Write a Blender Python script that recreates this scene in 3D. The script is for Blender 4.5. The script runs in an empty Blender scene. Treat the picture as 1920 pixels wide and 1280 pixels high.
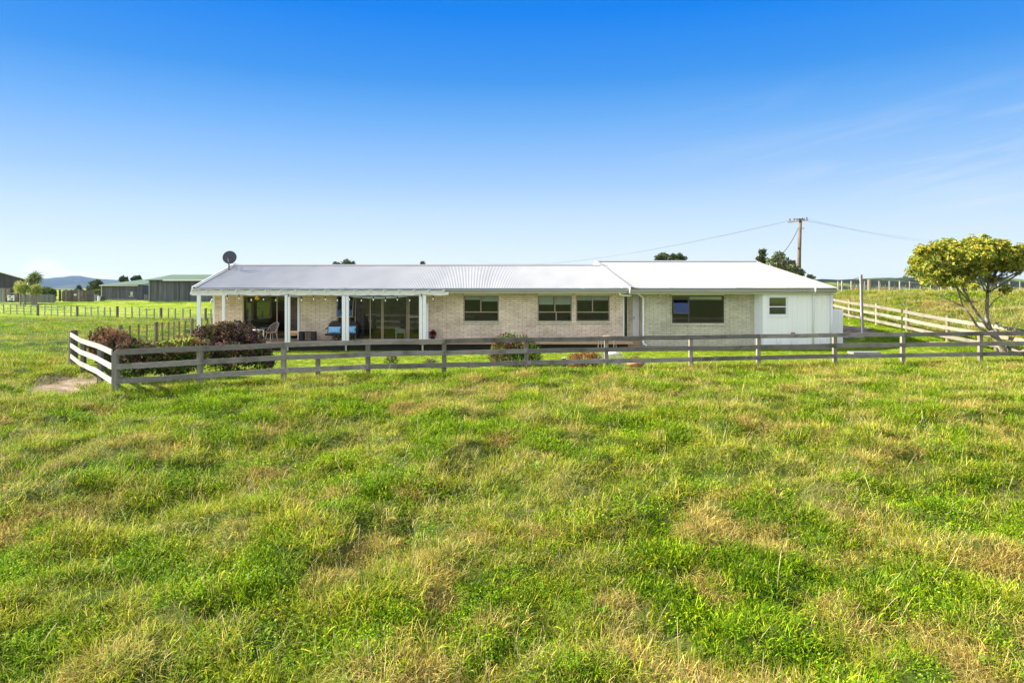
import bpy, math, random
import numpy as np
from mathutils import Vector, Matrix
random.seed(7); rng = np.random.default_rng(7)
SC = bpy.context.scene; COL = SC.collection
H, F, HY = 2.85, 1280.0, 540.0            # eye height (m), focal length and horizon row on the 1920 px photograph
def X(px, Y): return (px-960)/F*Y
def Z(py, Y): return H+(HY-py)/F*Y
def ss(t): t = np.clip(t, 0, 1); return t*t*(3-2*t)

# ------------------------------------------------------------------ noise and terrain
_lat = {}
def vn(x, y, s, seed=0):
    if seed not in _lat: _lat[seed] = np.random.default_rng(seed+100).random((257, 257))
    L = _lat[seed]; x = np.asarray(x, float)/s+1000.37; y = np.asarray(y, float)/s+1000.71
    xi = np.floor(x).astype(int); yi = np.floor(y).astype(int); fx = x-xi; fy = y-yi
    fx = fx*fx*(3-2*fx); fy = fy*fy*(3-2*fy); a, b = xi % 256, yi % 256
    return (L[a, b]*(1-fx)+L[a+1, b]*fx)*(1-fy)+(L[a, b+1]*(1-fx)+L[a+1, b+1]*fx)*fy
def fbm(x, y, s, seed=0, o=3):
    r = 0; w = 1; t = 0
    for i in range(o): r = r+w*vn(x, y, s/2**i, seed+i); t += w; w *= .5
    return r/t
FP = [(217,68.5),(375,64.3),(532,60.4),(690,57.7),(833,56.5),(987,54.8),(1137,53.6),(1295,52.4),(1422,51.2),(1565,50.0),(1692,49.4),(1838,48.8),(1985,48.5),(2130,48.3),(2280,48.2)]
FXY = [(X(p, F/s), F/s) for p, s in FP]
SIDE = [FXY[0], (-12.73,21.1), (-14.5,23.1), (-16.2,25.2)]
fx_, fy_ = [p[0] for p in FXY], [p[1] for p in FXY]
def yfence(x): return np.interp(x, fx_, fy_)
def xside(y): return np.interp(y, [18.7,21.1,23.1,25.2,28,40,60], [-10.85,-12.73,-14.5,-16.2,-18.3,-18.9,-19])
def dirt(x, y):
    d = np.sqrt(((x+13.85-.25*(y-21))/1.35)**2+((y-21.2)/2.9)**2); d2 = np.sqrt(((x+12.6)/.9)**2+((y-19.6)/1.0)**2)
    d = np.minimum(d, d2)
    r = ss((1.16-d+2.0*(fbm(x, y, .7, 31)-.5))/.45)
    e = np.sqrt(((x-18.0)/1.6)**2+((y-37.0)/2.2)**2); r = np.maximum(r, ss((1.1-e+.6*(fbm(x, y, 1, 32)-.5))/.3))
    e = np.sqrt(((x-19.4)/.9)**2+((y-31.2)/.7)**2); r = np.maximum(r, .8*ss((1.0-e+.6*(fbm(x, y, .6, 33)-.5))/.4))
    return r
def zt(x, y, bumps=True):
    x = np.asarray(x, float); y = np.asarray(y, float)
    z = -1.0*ss((18.6-y)/14)*1.0
    A = .28+.62*ss((y-28)/13); z = z+A*ss((x-15.5)/4.7)*ss((y-25.5)/4)
    z = z+(2.42-A)*ss((x-20.6)/9)*ss((y-27)/24)*ss((150-y)/60+.2)*(x > 20.6)
    out = np.clip(np.maximum(yfence(x)-y+.1, np.maximum(xside(y)-x, x-20.6)), 0, .8)/.8
    inx = ss((y-18.7)/.5+.5)
    out = np.where((y < 18.7), 1.0, out)
    z = z-.14*dirt(x, y)*(x < 0)
    if bumps:
        near = out*(1-dirt(x, y)*.7)
        z = z+near*(.17*(fbm(x, y, 2.2, 3)-.5)*2+.12*(vn(x, y, .6, 7)-.5)*2+.03*(vn(x, y, .35, 8)-.5)*2)*np.clip(1.2-np.abs(x)/400, .2, 1)
        z = z+.03*(vn(x, y, 4, 9)-.5)
        for cx, cy, rx, ry, dd in ((X(745, 9.6), 9.9, .09, .55, .2), (X(640, 8.8), 9.4, .14, .35, .14), (X(765, 14.9), 14.6, .25, .3, .18), (X(855, 12), 12.2, .35, .3, .15), (-5.2, 16.6, .3, .3, .12)):
            z = z-dd*np.exp(-((x-cx)/rx)**2-((y-cy)/ry)**2)
    z = z+.35*ss((y-80)/60)*ss((-x-10)/30)
    z = z-.0006*np.clip(y-200, 0, 4000)*(x > -1e9)*.5
    return z

# ------------------------------------------------------------------ mesh helpers
class MB:
    def __init__(s): s.v = []; s.f = []; s.c = []; s.smooth = False
    def add(s, vs, fs, col=None):
        o = len(s.v); s.v += [tuple(v) for v in vs]; s.f += [tuple(o+i for i in f) for f in fs]
        if col is not None: s.c += [col]*len(vs)
        return s
    def box(s, x0, x1, y0, y1, z0, z1, col=None):
        v = [(x, y, z) for z in (z0, z1) for y in (y0, y1) for x in (x0, x1)]
        return s.add(v, [(0,2,3,1),(4,5,7,6),(0,1,5,4),(1,3,7,5),(3,2,6,7),(2,0,4,6)], col)
    def bar(s, a, b, w, h, up=(0,0,1), col=None):
        a = Vector(a); b = Vector(b); d = (b-a).normalized(); u = Vector(up)
        r = d.cross(u); r = r.normalized() if r.length > 1e-5 else Vector((1,0,0)); u = r.cross(d).normalized()
        v = [p+r*w/2*i+u*h/2*j for p in (a, b) for i, j in ((-1,-1),(1,-1),(1,1),(-1,1))]
        return s.add(v, [(0,1,2,3),(7,6,5,4),(0,4,5,1),(1,5,6,2),(2,6,7,3),(3,7,4,0)], col)
    def tube(s, pts, rad, n=8, cap=True, col=None):
        pts = [Vector(p) for p in pts]; m = len(pts)
        if not hasattr(rad, '__len__'): rad = [rad]*m
        vs = []; r = None
        for i, p in enumerate(pts):
            d = (pts[min(i+1, m-1)]-pts[max(i-1, 0)]).normalized()
            if r is None: r = d.cross(Vector((0,0,1)) if abs(d.z) < .95 else Vector((1,0,0))).normalized()
            else: r = (r-d*r.dot(d)).normalized()
            q = d.cross(r)
            vs += [p+(r*math.cos(t)+q*math.sin(t))*rad[i] for t in (2*math.pi*k/n for k in range(n))]
        fs = [(i*n+k, i*n+(k+1) % n, (i+1)*n+(k+1) % n, (i+1)*n+k) for i in range(m-1) for k in range(n)]
        if cap: fs += [tuple(range(n))[::-1], tuple((m-1)*n+k for k in range(n))]
        return s.add(vs, fs, col)
    def lathe(s, c, prof, n=16, col=None):
        cx, cy, cz = c
        vs = [(cx+r*math.cos(2*math.pi*k/n), cy+r*math.sin(2*math.pi*k/n), cz+z) for r, z in prof for k in range(n)]
        fs = [(i*n+k, i*n+(k+1) % n, (i+1)*n+(k+1) % n, (i+1)*n+k) for i in range(len(prof)-1) for k in range(n)]
        return s.add(vs, fs, col)
    def quad(s, a, b, c, d, col=None): return s.add([a, b, c, d], [(0,1,2,3)], col)
    def prism(s, poly, x0, x1, axis='x', col=None):
        n = len(poly)
        if axis == 'x': vs = [(x0, a, b) for a, b in poly]+[(x1, a, b) for a, b in poly]
        elif axis == 'z': vs = [(a, b, x0) for a, b in poly]+[(a, b, x1) for a, b in poly]
        else: vs = [(a, x0, b) for a, b in poly]+[(a, x1, b) for a, b in poly]
        return s.add(vs, [tuple(range(n))[::-1], tuple(range(n, 2*n))]+[(i, (i+1) % n, n+(i+1) % n, n+i) for i in range(n)], col)
    def build(s, name, mat, parent=None, smooth=False, bevel=0):
        me = bpy.data.meshes.new(name); off = wloc(parent) if parent else Vector((0,0,0))
        me.from_pydata([tuple(Vector(v)-off) for v in s.v], [], s.f)
        import bmesh
        bm = bmesh.new(); bm.from_mesh(me); bmesh.ops.recalc_face_normals(bm, faces=bm.faces); bm.to_mesh(me); bm.free()
        if s.c and len(s.c) == len(s.v):
            a = me.color_attributes.new('Col', 'FLOAT_COLOR', 'POINT')
            a.data.foreach_set('color', np.array([(*c[:3], 1) for c in s.c], np.float32).ravel())
        me.materials.append(mat); o = bpy.data.objects.new(name, me); COL.objects.link(o)
        if smooth: me.polygons.foreach_set('use_smooth', [True]*len(me.polygons))
        if parent: o.parent = parent
        if bevel:
            b = o.modifiers.new('bevel', 'BEVEL'); b.width = bevel; b.segments = 2; b.limit_method = 'ANGLE'
        return o
def wloc(o):
    l = Vector((0,0,0))
    while o: l += o.location; o = o.parent
    return l
def npmesh(name, V, Fq, mat, parent=None, col=None, smooth=False, link=True):
    me = bpy.data.meshes.new(name); V = np.asarray(V, np.float64)
    if parent: V = V-np.array(wloc(parent))
    nf, k = Fq.shape
    me.vertices.add(len(V)); me.vertices.foreach_set('co', V.astype(np.float32).ravel())
    me.loops.add(nf*k); me.loops.foreach_set('vertex_index', Fq.astype(np.int32).ravel())
    me.polygons.add(nf); me.polygons.foreach_set('loop_start', np.arange(0, nf*k, k, dtype=np.int32))
    if smooth: me.polygons.foreach_set('use_smooth', np.ones(nf, bool))
    if col is not None:
        a = me.color_attributes.new('Col', 'FLOAT_COLOR', 'POINT')
        c = np.ones((len(V), 4), np.float32); c[:, :3] = col; a.data.foreach_set('color', c.ravel())
    me.update(calc_edges=True); me.validate()
    me.materials.append(mat); o = bpy.data.objects.new(name, me)
    if link: COL.objects.link(o)
    if parent: o.parent = parent
    return o
def tag(o, label, cat, group=None, kind=None):
    if label: o['label'] = label
    if cat: o['category'] = cat
    if group: o['group'] = group
    if kind: o['kind'] = kind
    return o
def thing(name, label, cat, loc=(0,0,0), group=None):
    o = bpy.data.objects.new(name, None); COL.objects.link(o); o.location = loc
    o.empty_display_size = .2
    return tag(o, label, cat, group)

# ------------------------------------------------------------------ materials
def newmat(name):
    m = bpy.data.materials.new(name); m.use_nodes = True; nt = m.node_tree
    return m, nt, nt.nodes['Principled BSDF']
def N(nt, t, **k):
    n = nt.nodes.new(t)
    for a, b in k.items():
        if a in n.inputs.keys(): n.inputs[a].default_value = b
        else: setattr(n, a, b)
    return n
def ramp(nt, stops, src):
    r = nt.nodes.new('ShaderNodeValToRGB'); e = r.color_ramp.elements
    while len(e) < len(stops): e.new(.5)
    for i, (p, c) in enumerate(stops): e[i].position = p; e[i].color = (*c, 1) if len(c) == 3 else c
    nt.links.new(src, r.inputs[0]); return r.outputs[0]
def mixc(nt, a, b, f, mode='MIX'):
    m = nt.nodes.new('ShaderNodeMix'); m.data_type = 'RGBA'; m.blend_type = mode
    for i, v in ((6, a), (7, b), (0, f)):
        if hasattr(v, 'node'): nt.links.new(v, m.inputs[i])
        else: m.inputs[i].default_value = (*v, 1) if isinstance(v, tuple) and len(v) == 3 else v
    return m.outputs[2]
def M(name, c1, c2=None, scale=3.0, rough=.7, stretch=(1,1,1), bump=0, metal=0, spec=.3, detail=5, c3=None):
    m, nt, b = newmat(name); b.inputs['Roughness'].default_value = rough; b.inputs['Metallic'].default_value = metal
    b.inputs['Specular IOR Level'].default_value = spec
    if c2 is None: c2 = tuple(v*.86 for v in c1)
    tc = N(nt, 'ShaderNodeTexCoord'); mp = N(nt, 'ShaderNodeMapping'); mp.inputs['Scale'].default_value = stretch
    nt.links.new(tc.outputs['Object'], mp.inputs[0])
    n = N(nt, 'ShaderNodeTexNoise'); n.inputs['Scale'].default_value = scale; n.inputs['Detail'].default_value = detail
    nt.links.new(mp.outputs[0], n.inputs['Vector'])
    st = [(.3, c1), (.7, c2)] if c3 is None else [(.28, c1), (.5, c2), (.72, c3)]
    nt.links.new(ramp(nt, st, n.outputs[0]), b.inputs['Base Color'])
    if bump:
        bp = N(nt, 'ShaderNodeBump'); bp.inputs['Strength'].default_value = bump; bp.inputs['Distance'].default_value = .02
        nt.links.new(n.outputs[0], bp.inputs['Height']); nt.links.new(bp.outputs[0], b.inputs['Normal'])
    return m
def wood(name, c1, c2, rough=.85, axis='x', mid=None):
    m, nt, b = newmat(name); b.inputs['Roughness'].default_value = rough; b.inputs['Specular IOR Level'].default_value = .2
    tc = N(nt, 'ShaderNodeTexCoord'); mp = N(nt, 'ShaderNodeMapping')
    mp.inputs['Scale'].default_value = {'x': (1.2, 14, 30), 'z': (26, 26, 1.2), 'y': (14, 1.2, 30)}[axis]
    nt.links.new(tc.outputs['Object'], mp.inputs[0])
    n = N(nt, 'ShaderNodeTexNoise', Detail=6.0, Roughness=.65); n.inputs['Scale'].default_value = 1
    nt.links.new(mp.outputs[0], n.inputs['Vector'])
    n2 = N(nt, 'ShaderNodeTexNoise', Detail=3.0); n2.inputs['Scale'].default_value = 1.7; nt.links.new(tc.outputs['Object'], n2.inputs['Vector'])
    oi = N(nt, 'ShaderNodeObjectInfo')
    c = ramp(nt, [(.32, c1), (.68, c2)], n.outputs[0])
    c = mixc(nt, c, mid or tuple(v*.62 for v in c1), ramp(nt, [(.5, (0,0,0)), (.72, (.75,.75,.75))], n2.outputs[0]))
    hs = N(nt, 'ShaderNodeHueSaturation'); mr = N(nt, 'ShaderNodeMapRange'); mr.inputs[3].default_value = .72; mr.inputs[4].default_value = 1.3
    nt.links.new(oi.outputs['Random'], mr.inputs[0]); nt.links.new(mr.outputs[0], hs.inputs['Value']); nt.links.new(c, hs.inputs['Color'])
    nt.links.new(hs.outputs[0], b.inputs['Base Color'])
    bp = N(nt, 'ShaderNodeBump', Strength=.5, Distance=.01); nt.links.new(n.outputs[0], bp.inputs['Height']); nt.links.new(bp.outputs[0], b.inputs['Normal'])
    return m
def brickmat(name, c1, c2, mort):
    m, nt, b = newmat(name); b.inputs['Roughness'].default_value = .9; b.inputs['Specular IOR Level'].default_value = .15
    g = N(nt, 'ShaderNodeNewGeometry'); sp = N(nt, 'ShaderNodeSeparateXYZ'); nt.links.new(g.outputs['Position'], sp.inputs[0])
    ad = N(nt, 'ShaderNodeMath'); nt.links.new(sp.outputs[0], ad.inputs[0]); nt.links.new(sp.outputs[1], ad.inputs[1])
    cb = N(nt, 'ShaderNodeCombineXYZ'); nt.links.new(ad.outputs[0], cb.inputs[0]); nt.links.new(sp.outputs[2], cb.inputs[1])
    br = N(nt, 'ShaderNodeTexBrick'); br.offset = .5; br.offset_frequency = 2
    for k, v in (('Scale', 1), ('Brick Width', .4), ('Row Height', .1), ('Mortar Size', .0085), ('Mortar Smooth', .3), ('Bias', 0)): br.inputs[k].default_value = v
    br.inputs['Color1'].default_value = (*c1, 1); br.inputs['Color2'].default_value = (*c2, 1); br.inputs['Mortar'].default_value = (*mort, 1)
    nt.links.new(cb.outputs[0], br.inputs['Vector'])
    n = N(nt, 'ShaderNodeTexNoise', Detail=8.0, Roughness=.7); n.inputs['Scale'].default_value = 1.1; nt.links.new(g.outputs['Position'], n.inputs['Vector'])
    n3 = N(nt, 'ShaderNodeTexNoise', Detail=5.0); n3.inputs['Scale'].default_value = 30; nt.links.new(g.outputs['Position'], n3.inputs['Vector'])
    c = mixc(nt, br.outputs[0], ramp(nt, [(.3, (.62,.61,.59)), (.5, (.95,.95,.93)), (.7, (1.15,1.15,1.14))], n.outputs[0]), 1.0, 'MULTIPLY')
    c = mixc(nt, c, ramp(nt, [(.3, (.74,.73,.72)), (.7, (1.14,1.14,1.14))], n3.outputs[0]), 1.0, 'MULTIPLY')
    nt.links.new(c, b.inputs['Base Color'])
    bp = N(nt, 'ShaderNodeBump', Strength=.9, Distance=.012); bp.invert = True
    nt.links.new(br.outputs['Fac'], bp.inputs['Height']); nt.links.new(bp.outputs[0], b.inputs['Normal'])
    return m
def foliage(name, trans=.35, rough=.5, var=.25, wnoise=None, tint=(1,1,1)):
    m, nt, b = newmat(name); b.inputs['Roughness'].default_value = rough; b.inputs['Specular IOR Level'].default_value = .12
    a = N(nt, 'ShaderNodeAttribute', attribute_name='Col'); oi = N(nt, 'ShaderNodeObjectInfo')
    hs = N(nt, 'ShaderNodeHueSaturation'); nt.links.new(a.outputs['Color'], hs.inputs['Color'])
    mr = N(nt, 'ShaderNodeMapRange'); mr.inputs[3].default_value = 1-var; mr.inputs[4].default_value = 1+var
    nt.links.new(oi.outputs['Random'], mr.inputs[0]); nt.links.new(mr.outputs[0], hs.inputs['Value'])
    c = hs.outputs[0]
    if wnoise:
        g = N(nt, 'ShaderNodeNewGeometry'); n = N(nt, 'ShaderNodeTexNoise', Detail=3.0); n.inputs['Scale'].default_value = wnoise[0]
        nt.links.new(g.outputs['Position'], n.inputs['Vector'])
        c = mixc(nt, c, ramp(nt, [(.35, wnoise[1]), (.65, wnoise[2])], n.outputs[0]), 1.0, 'MULTIPLY')
    if tint != (1,1,1): c = mixc(nt, c, tint, 1.0, 'MULTIPLY')
    nt.links.new(c, b.inputs['Base Color'])
    t = N(nt, 'ShaderNodeBsdfTranslucent'); nt.links.new(c, t.inputs[0]); mx = N(nt, 'ShaderNodeMixShader'); mx.inputs[0].default_value = trans
    nt.links.new(b.outputs[0], mx.inputs[1]); nt.links.new(t.outputs[0], mx.inputs[2])
    nt.links.new(mx.outputs[0], nt.nodes['Material Output'].inputs[0]); return m
def glassmat(name, tint, refl=1.0, clear=.75, ior=1.5):
    m, nt, b = newmat(name); nt.nodes.remove(b)
    t = N(nt, 'ShaderNodeBsdfTransparent'); t.inputs[0].default_value = (*tint, 1)
    g = N(nt, 'ShaderNodeBsdfGlossy'); g.inputs['Roughness'].default_value = .015; g.inputs[0].default_value = (*(refl if isinstance(refl, tuple) else (refl,)*3), 1)
    fr = N(nt, 'ShaderNodeFresnel'); fr.inputs[0].default_value = ior
    mx = N(nt, 'ShaderNodeMixShader'); nt.links.new(fr.outputs[0], mx.inputs[0]); nt.links.new(t.outputs[0], mx.inputs[1]); nt.links.new(g.outputs[0], mx.inputs[2])
    nt.links.new(mx.outputs[0], nt.nodes['Material Output'].inputs[0]); return m
m_rail = wood('weathered_rail', (.145,.135,.115), (.235,.22,.19), axis='x', mid=(.065,.058,.046))
m_post = wood('weathered_post', (.15,.14,.115), (.24,.225,.18), axis='z', mid=(.17,.15,.11))
m_pale = wood('pale_rail', (.21,.185,.145), (.29,.26,.205), axis='y', mid=(.14,.12,.095))
m_palepost = wood('green_treated_post', (.20,.175,.10), (.28,.25,.155), axis='z')
m_oldpost = wood('old_dark_post', (.10,.085,.065), (.17,.15,.12), axis='z')
m_batten = wood('fence_batten', (.22,.20,.16), (.34,.31,.26), axis='z')
m_white = M('white_paint', (.78,.81,.84), (.72,.75,.78), 4, .5)
m_vpost = M('verandah_white', (.80,.80,.84), (.70,.70,.73), 6, .55, (8,8,1))
m_cream = M('cream_soffit', (.62,.60,.50), (.56,.54,.44), 3, .6)
m_beam = M('beam_paint', (.76,.75,.79), (.60,.59,.57), 5, .6, (1,4,4))
m_zinc = M('zinc_roof', (.34,.34,.34), (.28,.28,.282), 1.2, .45, (1,.3,1), metal=.0, spec=.5)
m_zinc2 = M('newer_roof', (.29,.29,.285), (.22,.22,.22), .3, .42, (1,.3,1), spec=.5)
m_gut = M('grey_gutter', (.30,.31,.33), (.25,.26,.28), 3, .45, (.4,4,4), spec=.5)
m_gut2 = M('olive_gutter', (.30,.30,.27), (.25,.25,.22), 3, .45, (.4,4,4), spec=.5)
m_alu = M('bronze_aluminium', (.30,.25,.18), (.26,.21,.15), 5, .4, metal=.3)
m_alud = M('dark_aluminium', (.10,.09,.08), (.08,.07,.06), 5, .4, metal=.3)
m_brick = brickmat('cream_brick', (.82,.69,.54), (.70,.58,.46), (.30,.24,.18))
m_brick2 = brickmat('buff_brick', (.66,.62,.49), (.56,.53,.42), (.25,.24,.18))
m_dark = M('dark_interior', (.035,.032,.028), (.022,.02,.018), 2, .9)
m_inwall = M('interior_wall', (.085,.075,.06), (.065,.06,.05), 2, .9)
m_floor = M('timber_floor', (.20,.13,.07), (.14,.09,.05), 2, .5, (1,8,1))
m_deck = M('tan_tiles', (.36,.24,.15), (.30,.2,.13), 6, .7)
m_black = M('black_wicker', (.02,.02,.022), (.035,.034,.033), 60, .6, bump=.4)
m_metal = M('pale_metal', (.55,.52,.48), None, 5, .4, metal=.5)
m_wicker = M('brown_wicker', (.09,.055,.04), (.15,.10,.07), 60, .7, bump=.5)
m_bark = M('bark', (.27,.235,.185), (.13,.11,.085), 8, .9, (1,1,.3), bump=.8, c3=(.44,.41,.35))
m_glass = glassmat('window_glass', (.30,.31,.30), 1.0)
m_glassd = glassmat('dark_window_glass', (.80,.83,.78), 1.0, ior=1.6)
m_blind = M('white_blind', (.85,.87,.86), None, 3, .8)
m_concrete = M('concrete', (.30,.30,.28), (.22,.22,.2), 3, .9)
m_wire = M('wire', (.12,.12,.12), None, 5, .5, metal=.6)
m_green_roof = M('green_roof', (.10,.15,.085), (.075,.12,.07), .8, .6, (3,.3,1))
def stripes(name, c1, c2, per=.2, gapk=.3, wv=.7):
    m, nt, b = newmat(name); b.inputs['Roughness'].default_value = .8
    g = N(nt, 'ShaderNodeNewGeometry'); sp = N(nt, 'ShaderNodeSeparateXYZ'); nt.links.new(g.outputs['Position'], sp.inputs[0])
    ad = N(nt, 'ShaderNodeMath'); nt.links.new(sp.outputs[0], ad.inputs[0]); nt.links.new(sp.outputs[1], ad.inputs[1])
    dv = N(nt, 'ShaderNodeMath', operation='DIVIDE'); nt.links.new(ad.outputs[0], dv.inputs[0]); dv.inputs[1].default_value = per
    fl = N(nt, 'ShaderNodeMath', operation='FLOOR'); nt.links.new(dv.outputs[0], fl.inputs[0])
    wn = N(nt, 'ShaderNodeTexWhiteNoise', noise_dimensions='1D'); nt.links.new(fl.outputs[0], wn.inputs['W'])
    fr = N(nt, 'ShaderNodeMath', operation='FRACT'); nt.links.new(dv.outputs[0], fr.inputs[0])
    gap = ramp(nt, [(0, (gapk,)*3), (.10, (1,1,1)), (.92, (1,1,1)), (1, (gapk,)*3)], fr.outputs[0])
    n = N(nt, 'ShaderNodeTexNoise', Detail=5.0); n.inputs['Scale'].default_value = .5
    mp = N(nt, 'ShaderNodeMapping'); mp.inputs['Scale'].default_value = (4,4,.6); nt.links.new(g.outputs['Position'], mp.inputs[0]); nt.links.new(mp.outputs[0], n.inputs['Vector'])
    c = mixc(nt, c1, c2, wn.outputs['Value']); c = mixc(nt, c, gap, .8, 'MULTIPLY')
    c = mixc(nt, c, ramp(nt, [(.3, (wv,)*3), (.7, (2-wv-.05,)*3)], n.outputs[0]), 1.0, 'MULTIPLY')
    nt.links.new(c, b.inputs['Base Color']); return m
m_shed = stripes('weathered_boards', (.058,.060,.067), (.115,.118,.128), .45)
m_palings = stripes('grey_palings', (.14,.14,.14), (.26,.26,.255), .35)
m_bluewall = stripes('blue_grey_sheet', (.16,.17,.24), (.20,.21,.29), .6)
m_darkshed = stripes('dark_cladding', (.035,.033,.036), (.05,.047,.05), 1.2)

# ------------------------------------------------------------------ leaves
def unit(a): return a/np.maximum(np.linalg.norm(a, axis=1, keepdims=True), 1e-9)
def leafmesh(name, P, D, L, W, col, mat, parent=None, link=True, fold=.15, droop=0):
    n = len(P); D = unit(D); R = unit(np.cross(D, rng.normal(size=(n, 3)))); U = np.cross(R, D)
    L = np.broadcast_to(L, (n,))[:, None]; W = np.broadcast_to(W, (n,))[:, None]
    mid = P+D*L*.5+U*L*fold*.5
    tip = P+D*L; tip[:, 2:] -= droop*L
    V = np.stack([P, mid+R*W*.5, tip, mid-R*W*.5], 1).reshape(-1, 3)
    Fq = np.arange(4*n).reshape(n, 4)
    return npmesh(name, V, Fq, mat, parent, np.repeat(col, 4, 0), link=link)
def lumps_pts(lumps, n, shell=.25):
    w = np.array([r[0]*r[1]+r[1]*r[2]+r[0]*r[2] for c, r in lumps]); k = rng.choice(len(lumps), n, p=w/w.sum())
    Cc = np.array([c for c, r in lumps], float)[k]; R = np.array([r for c, r in lumps], float)[k]
    d = unit(rng.normal(size=(n, 3))); rad = 1-shell*rng.random((n, 1))**1.5*1.6+.08*rng.normal(size=(n, 1))
    return Cc+d*R*rad, unit(d/R), k
def mixcols(cols, n, jit=.18):
    c = np.array(cols)[rng.integers(0, len(cols), n)]; return np.clip(c*(1+jit*rng.normal(size=(n, 1)))*(1+.06*rng.normal(size=(n, 3))), .002, .9)
HAZE = 0.00006
# ------------------------------------------------------------------ ground
def axis(lo, hi, step, far, g=1.16):
    a = list(np.arange(lo, hi+step/2, step)); s = step; x = lo; L = []
    while x > -far: s *= g; x -= s; L.append(x)
    s = step; x = hi; R = []
    while x < far: s *= g; x += s; R.append(x)
    return np.array(L[::-1]+a+R)
gx = axis(-24, 30, .2, 7000); gy = axis(3.5, 46, .17, 7000, 1.14); gy = gy[gy > -400]
GX, GY = np.meshgrid(gx, gy, indexing='ij'); GZ = zt(GX, GY)
nx, ny = GX.shape; idx = np.arange(nx*ny).reshape(nx, ny)
Fq = np.stack([idx[:-1, :-1], idx[1:, :-1], idx[1:, 1:], idx[:-1, 1:]], -1).reshape(-1, 4)
lawn = ((GY > yfence(GX)+.05) & (GX > xside(GY)) & (GX < 20.4) & (GY < 60)).astype(float)
far = ss((GY-62)/10)*(GX < 15)
gm, nt, b = newmat('pasture_ground'); b.inputs['Roughness'].default_value = .95; b.inputs['Specular IOR Level'].default_value = .1
at = N(nt, 'ShaderNodeAttribute', attribute_name='Col'); sp = N(nt, 'ShaderNodeSeparateColor'); nt.links.new(at.outputs['Color'], sp.inputs[0])
g = N(nt, 'ShaderNodeNewGeometry')
def wn(scale, det=4., st=(1,1,1)):
    mp = N(nt, 'ShaderNodeMapping'); mp.inputs['Scale'].default_value = st; nt.links.new(g.outputs['Position'], mp.inputs[0])
    n = N(nt, 'ShaderNodeTexNoise', Detail=det); n.inputs['Scale'].default_value = scale; nt.links.new(mp.outputs[0], n.inputs['Vector']); return n.outputs[0]
c = ramp(nt, [(.3, (.03,.05,.008)), (.5, (.055,.08,.01)), (.7, (.10,.09,.03))], wn(.7, 8))
field = ramp(nt, [(.3, (.15,.225,.010)), (.55, (.23,.275,.015)), (.75, (.31,.27,.05))], wn(.25, 8, (.5,1.4,1)))
c = mixc(nt, c, field, sp.outputs[2])
lw = ramp(nt, [(.3, (.10,.17,.010)), (.5, (.19,.26,.015)), (.7, (.27,.29,.035))], wn(1.6, 10, (.5,1,1))); c = mixc(nt, c, lw, sp.outputs[1])
dr = ramp(nt, [(.3, (.12,.085,.05)), (.5, (.22,.165,.11)), (.72, (.34,.30,.25))], wn(2.2, 8)); c = mixc(nt, c, dr, sp.outputs[0])
nt.links.new(c, b.inputs['Base Color'])
bp = N(nt, 'ShaderNodeBump', Strength=.7, Distance=.06); nt.links.new(wn(9, 6), bp.inputs['Height']); nt.links.new(bp.outputs[0], b.inputs['Normal'])
Cc = np.stack([dirt(GX, GY), lawn, np.clip(far+ss((np.abs(GX)-60)/20), 0, 1)], -1).reshape(-1, 3)
o = npmesh('ground', np.stack([GX, GY, GZ], -1).reshape(-1, 3), Fq, gm, None, Cc, smooth=True)
tag(o, 'grassy farm ground with mown yard and rough pasture', None, kind='structure')

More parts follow.
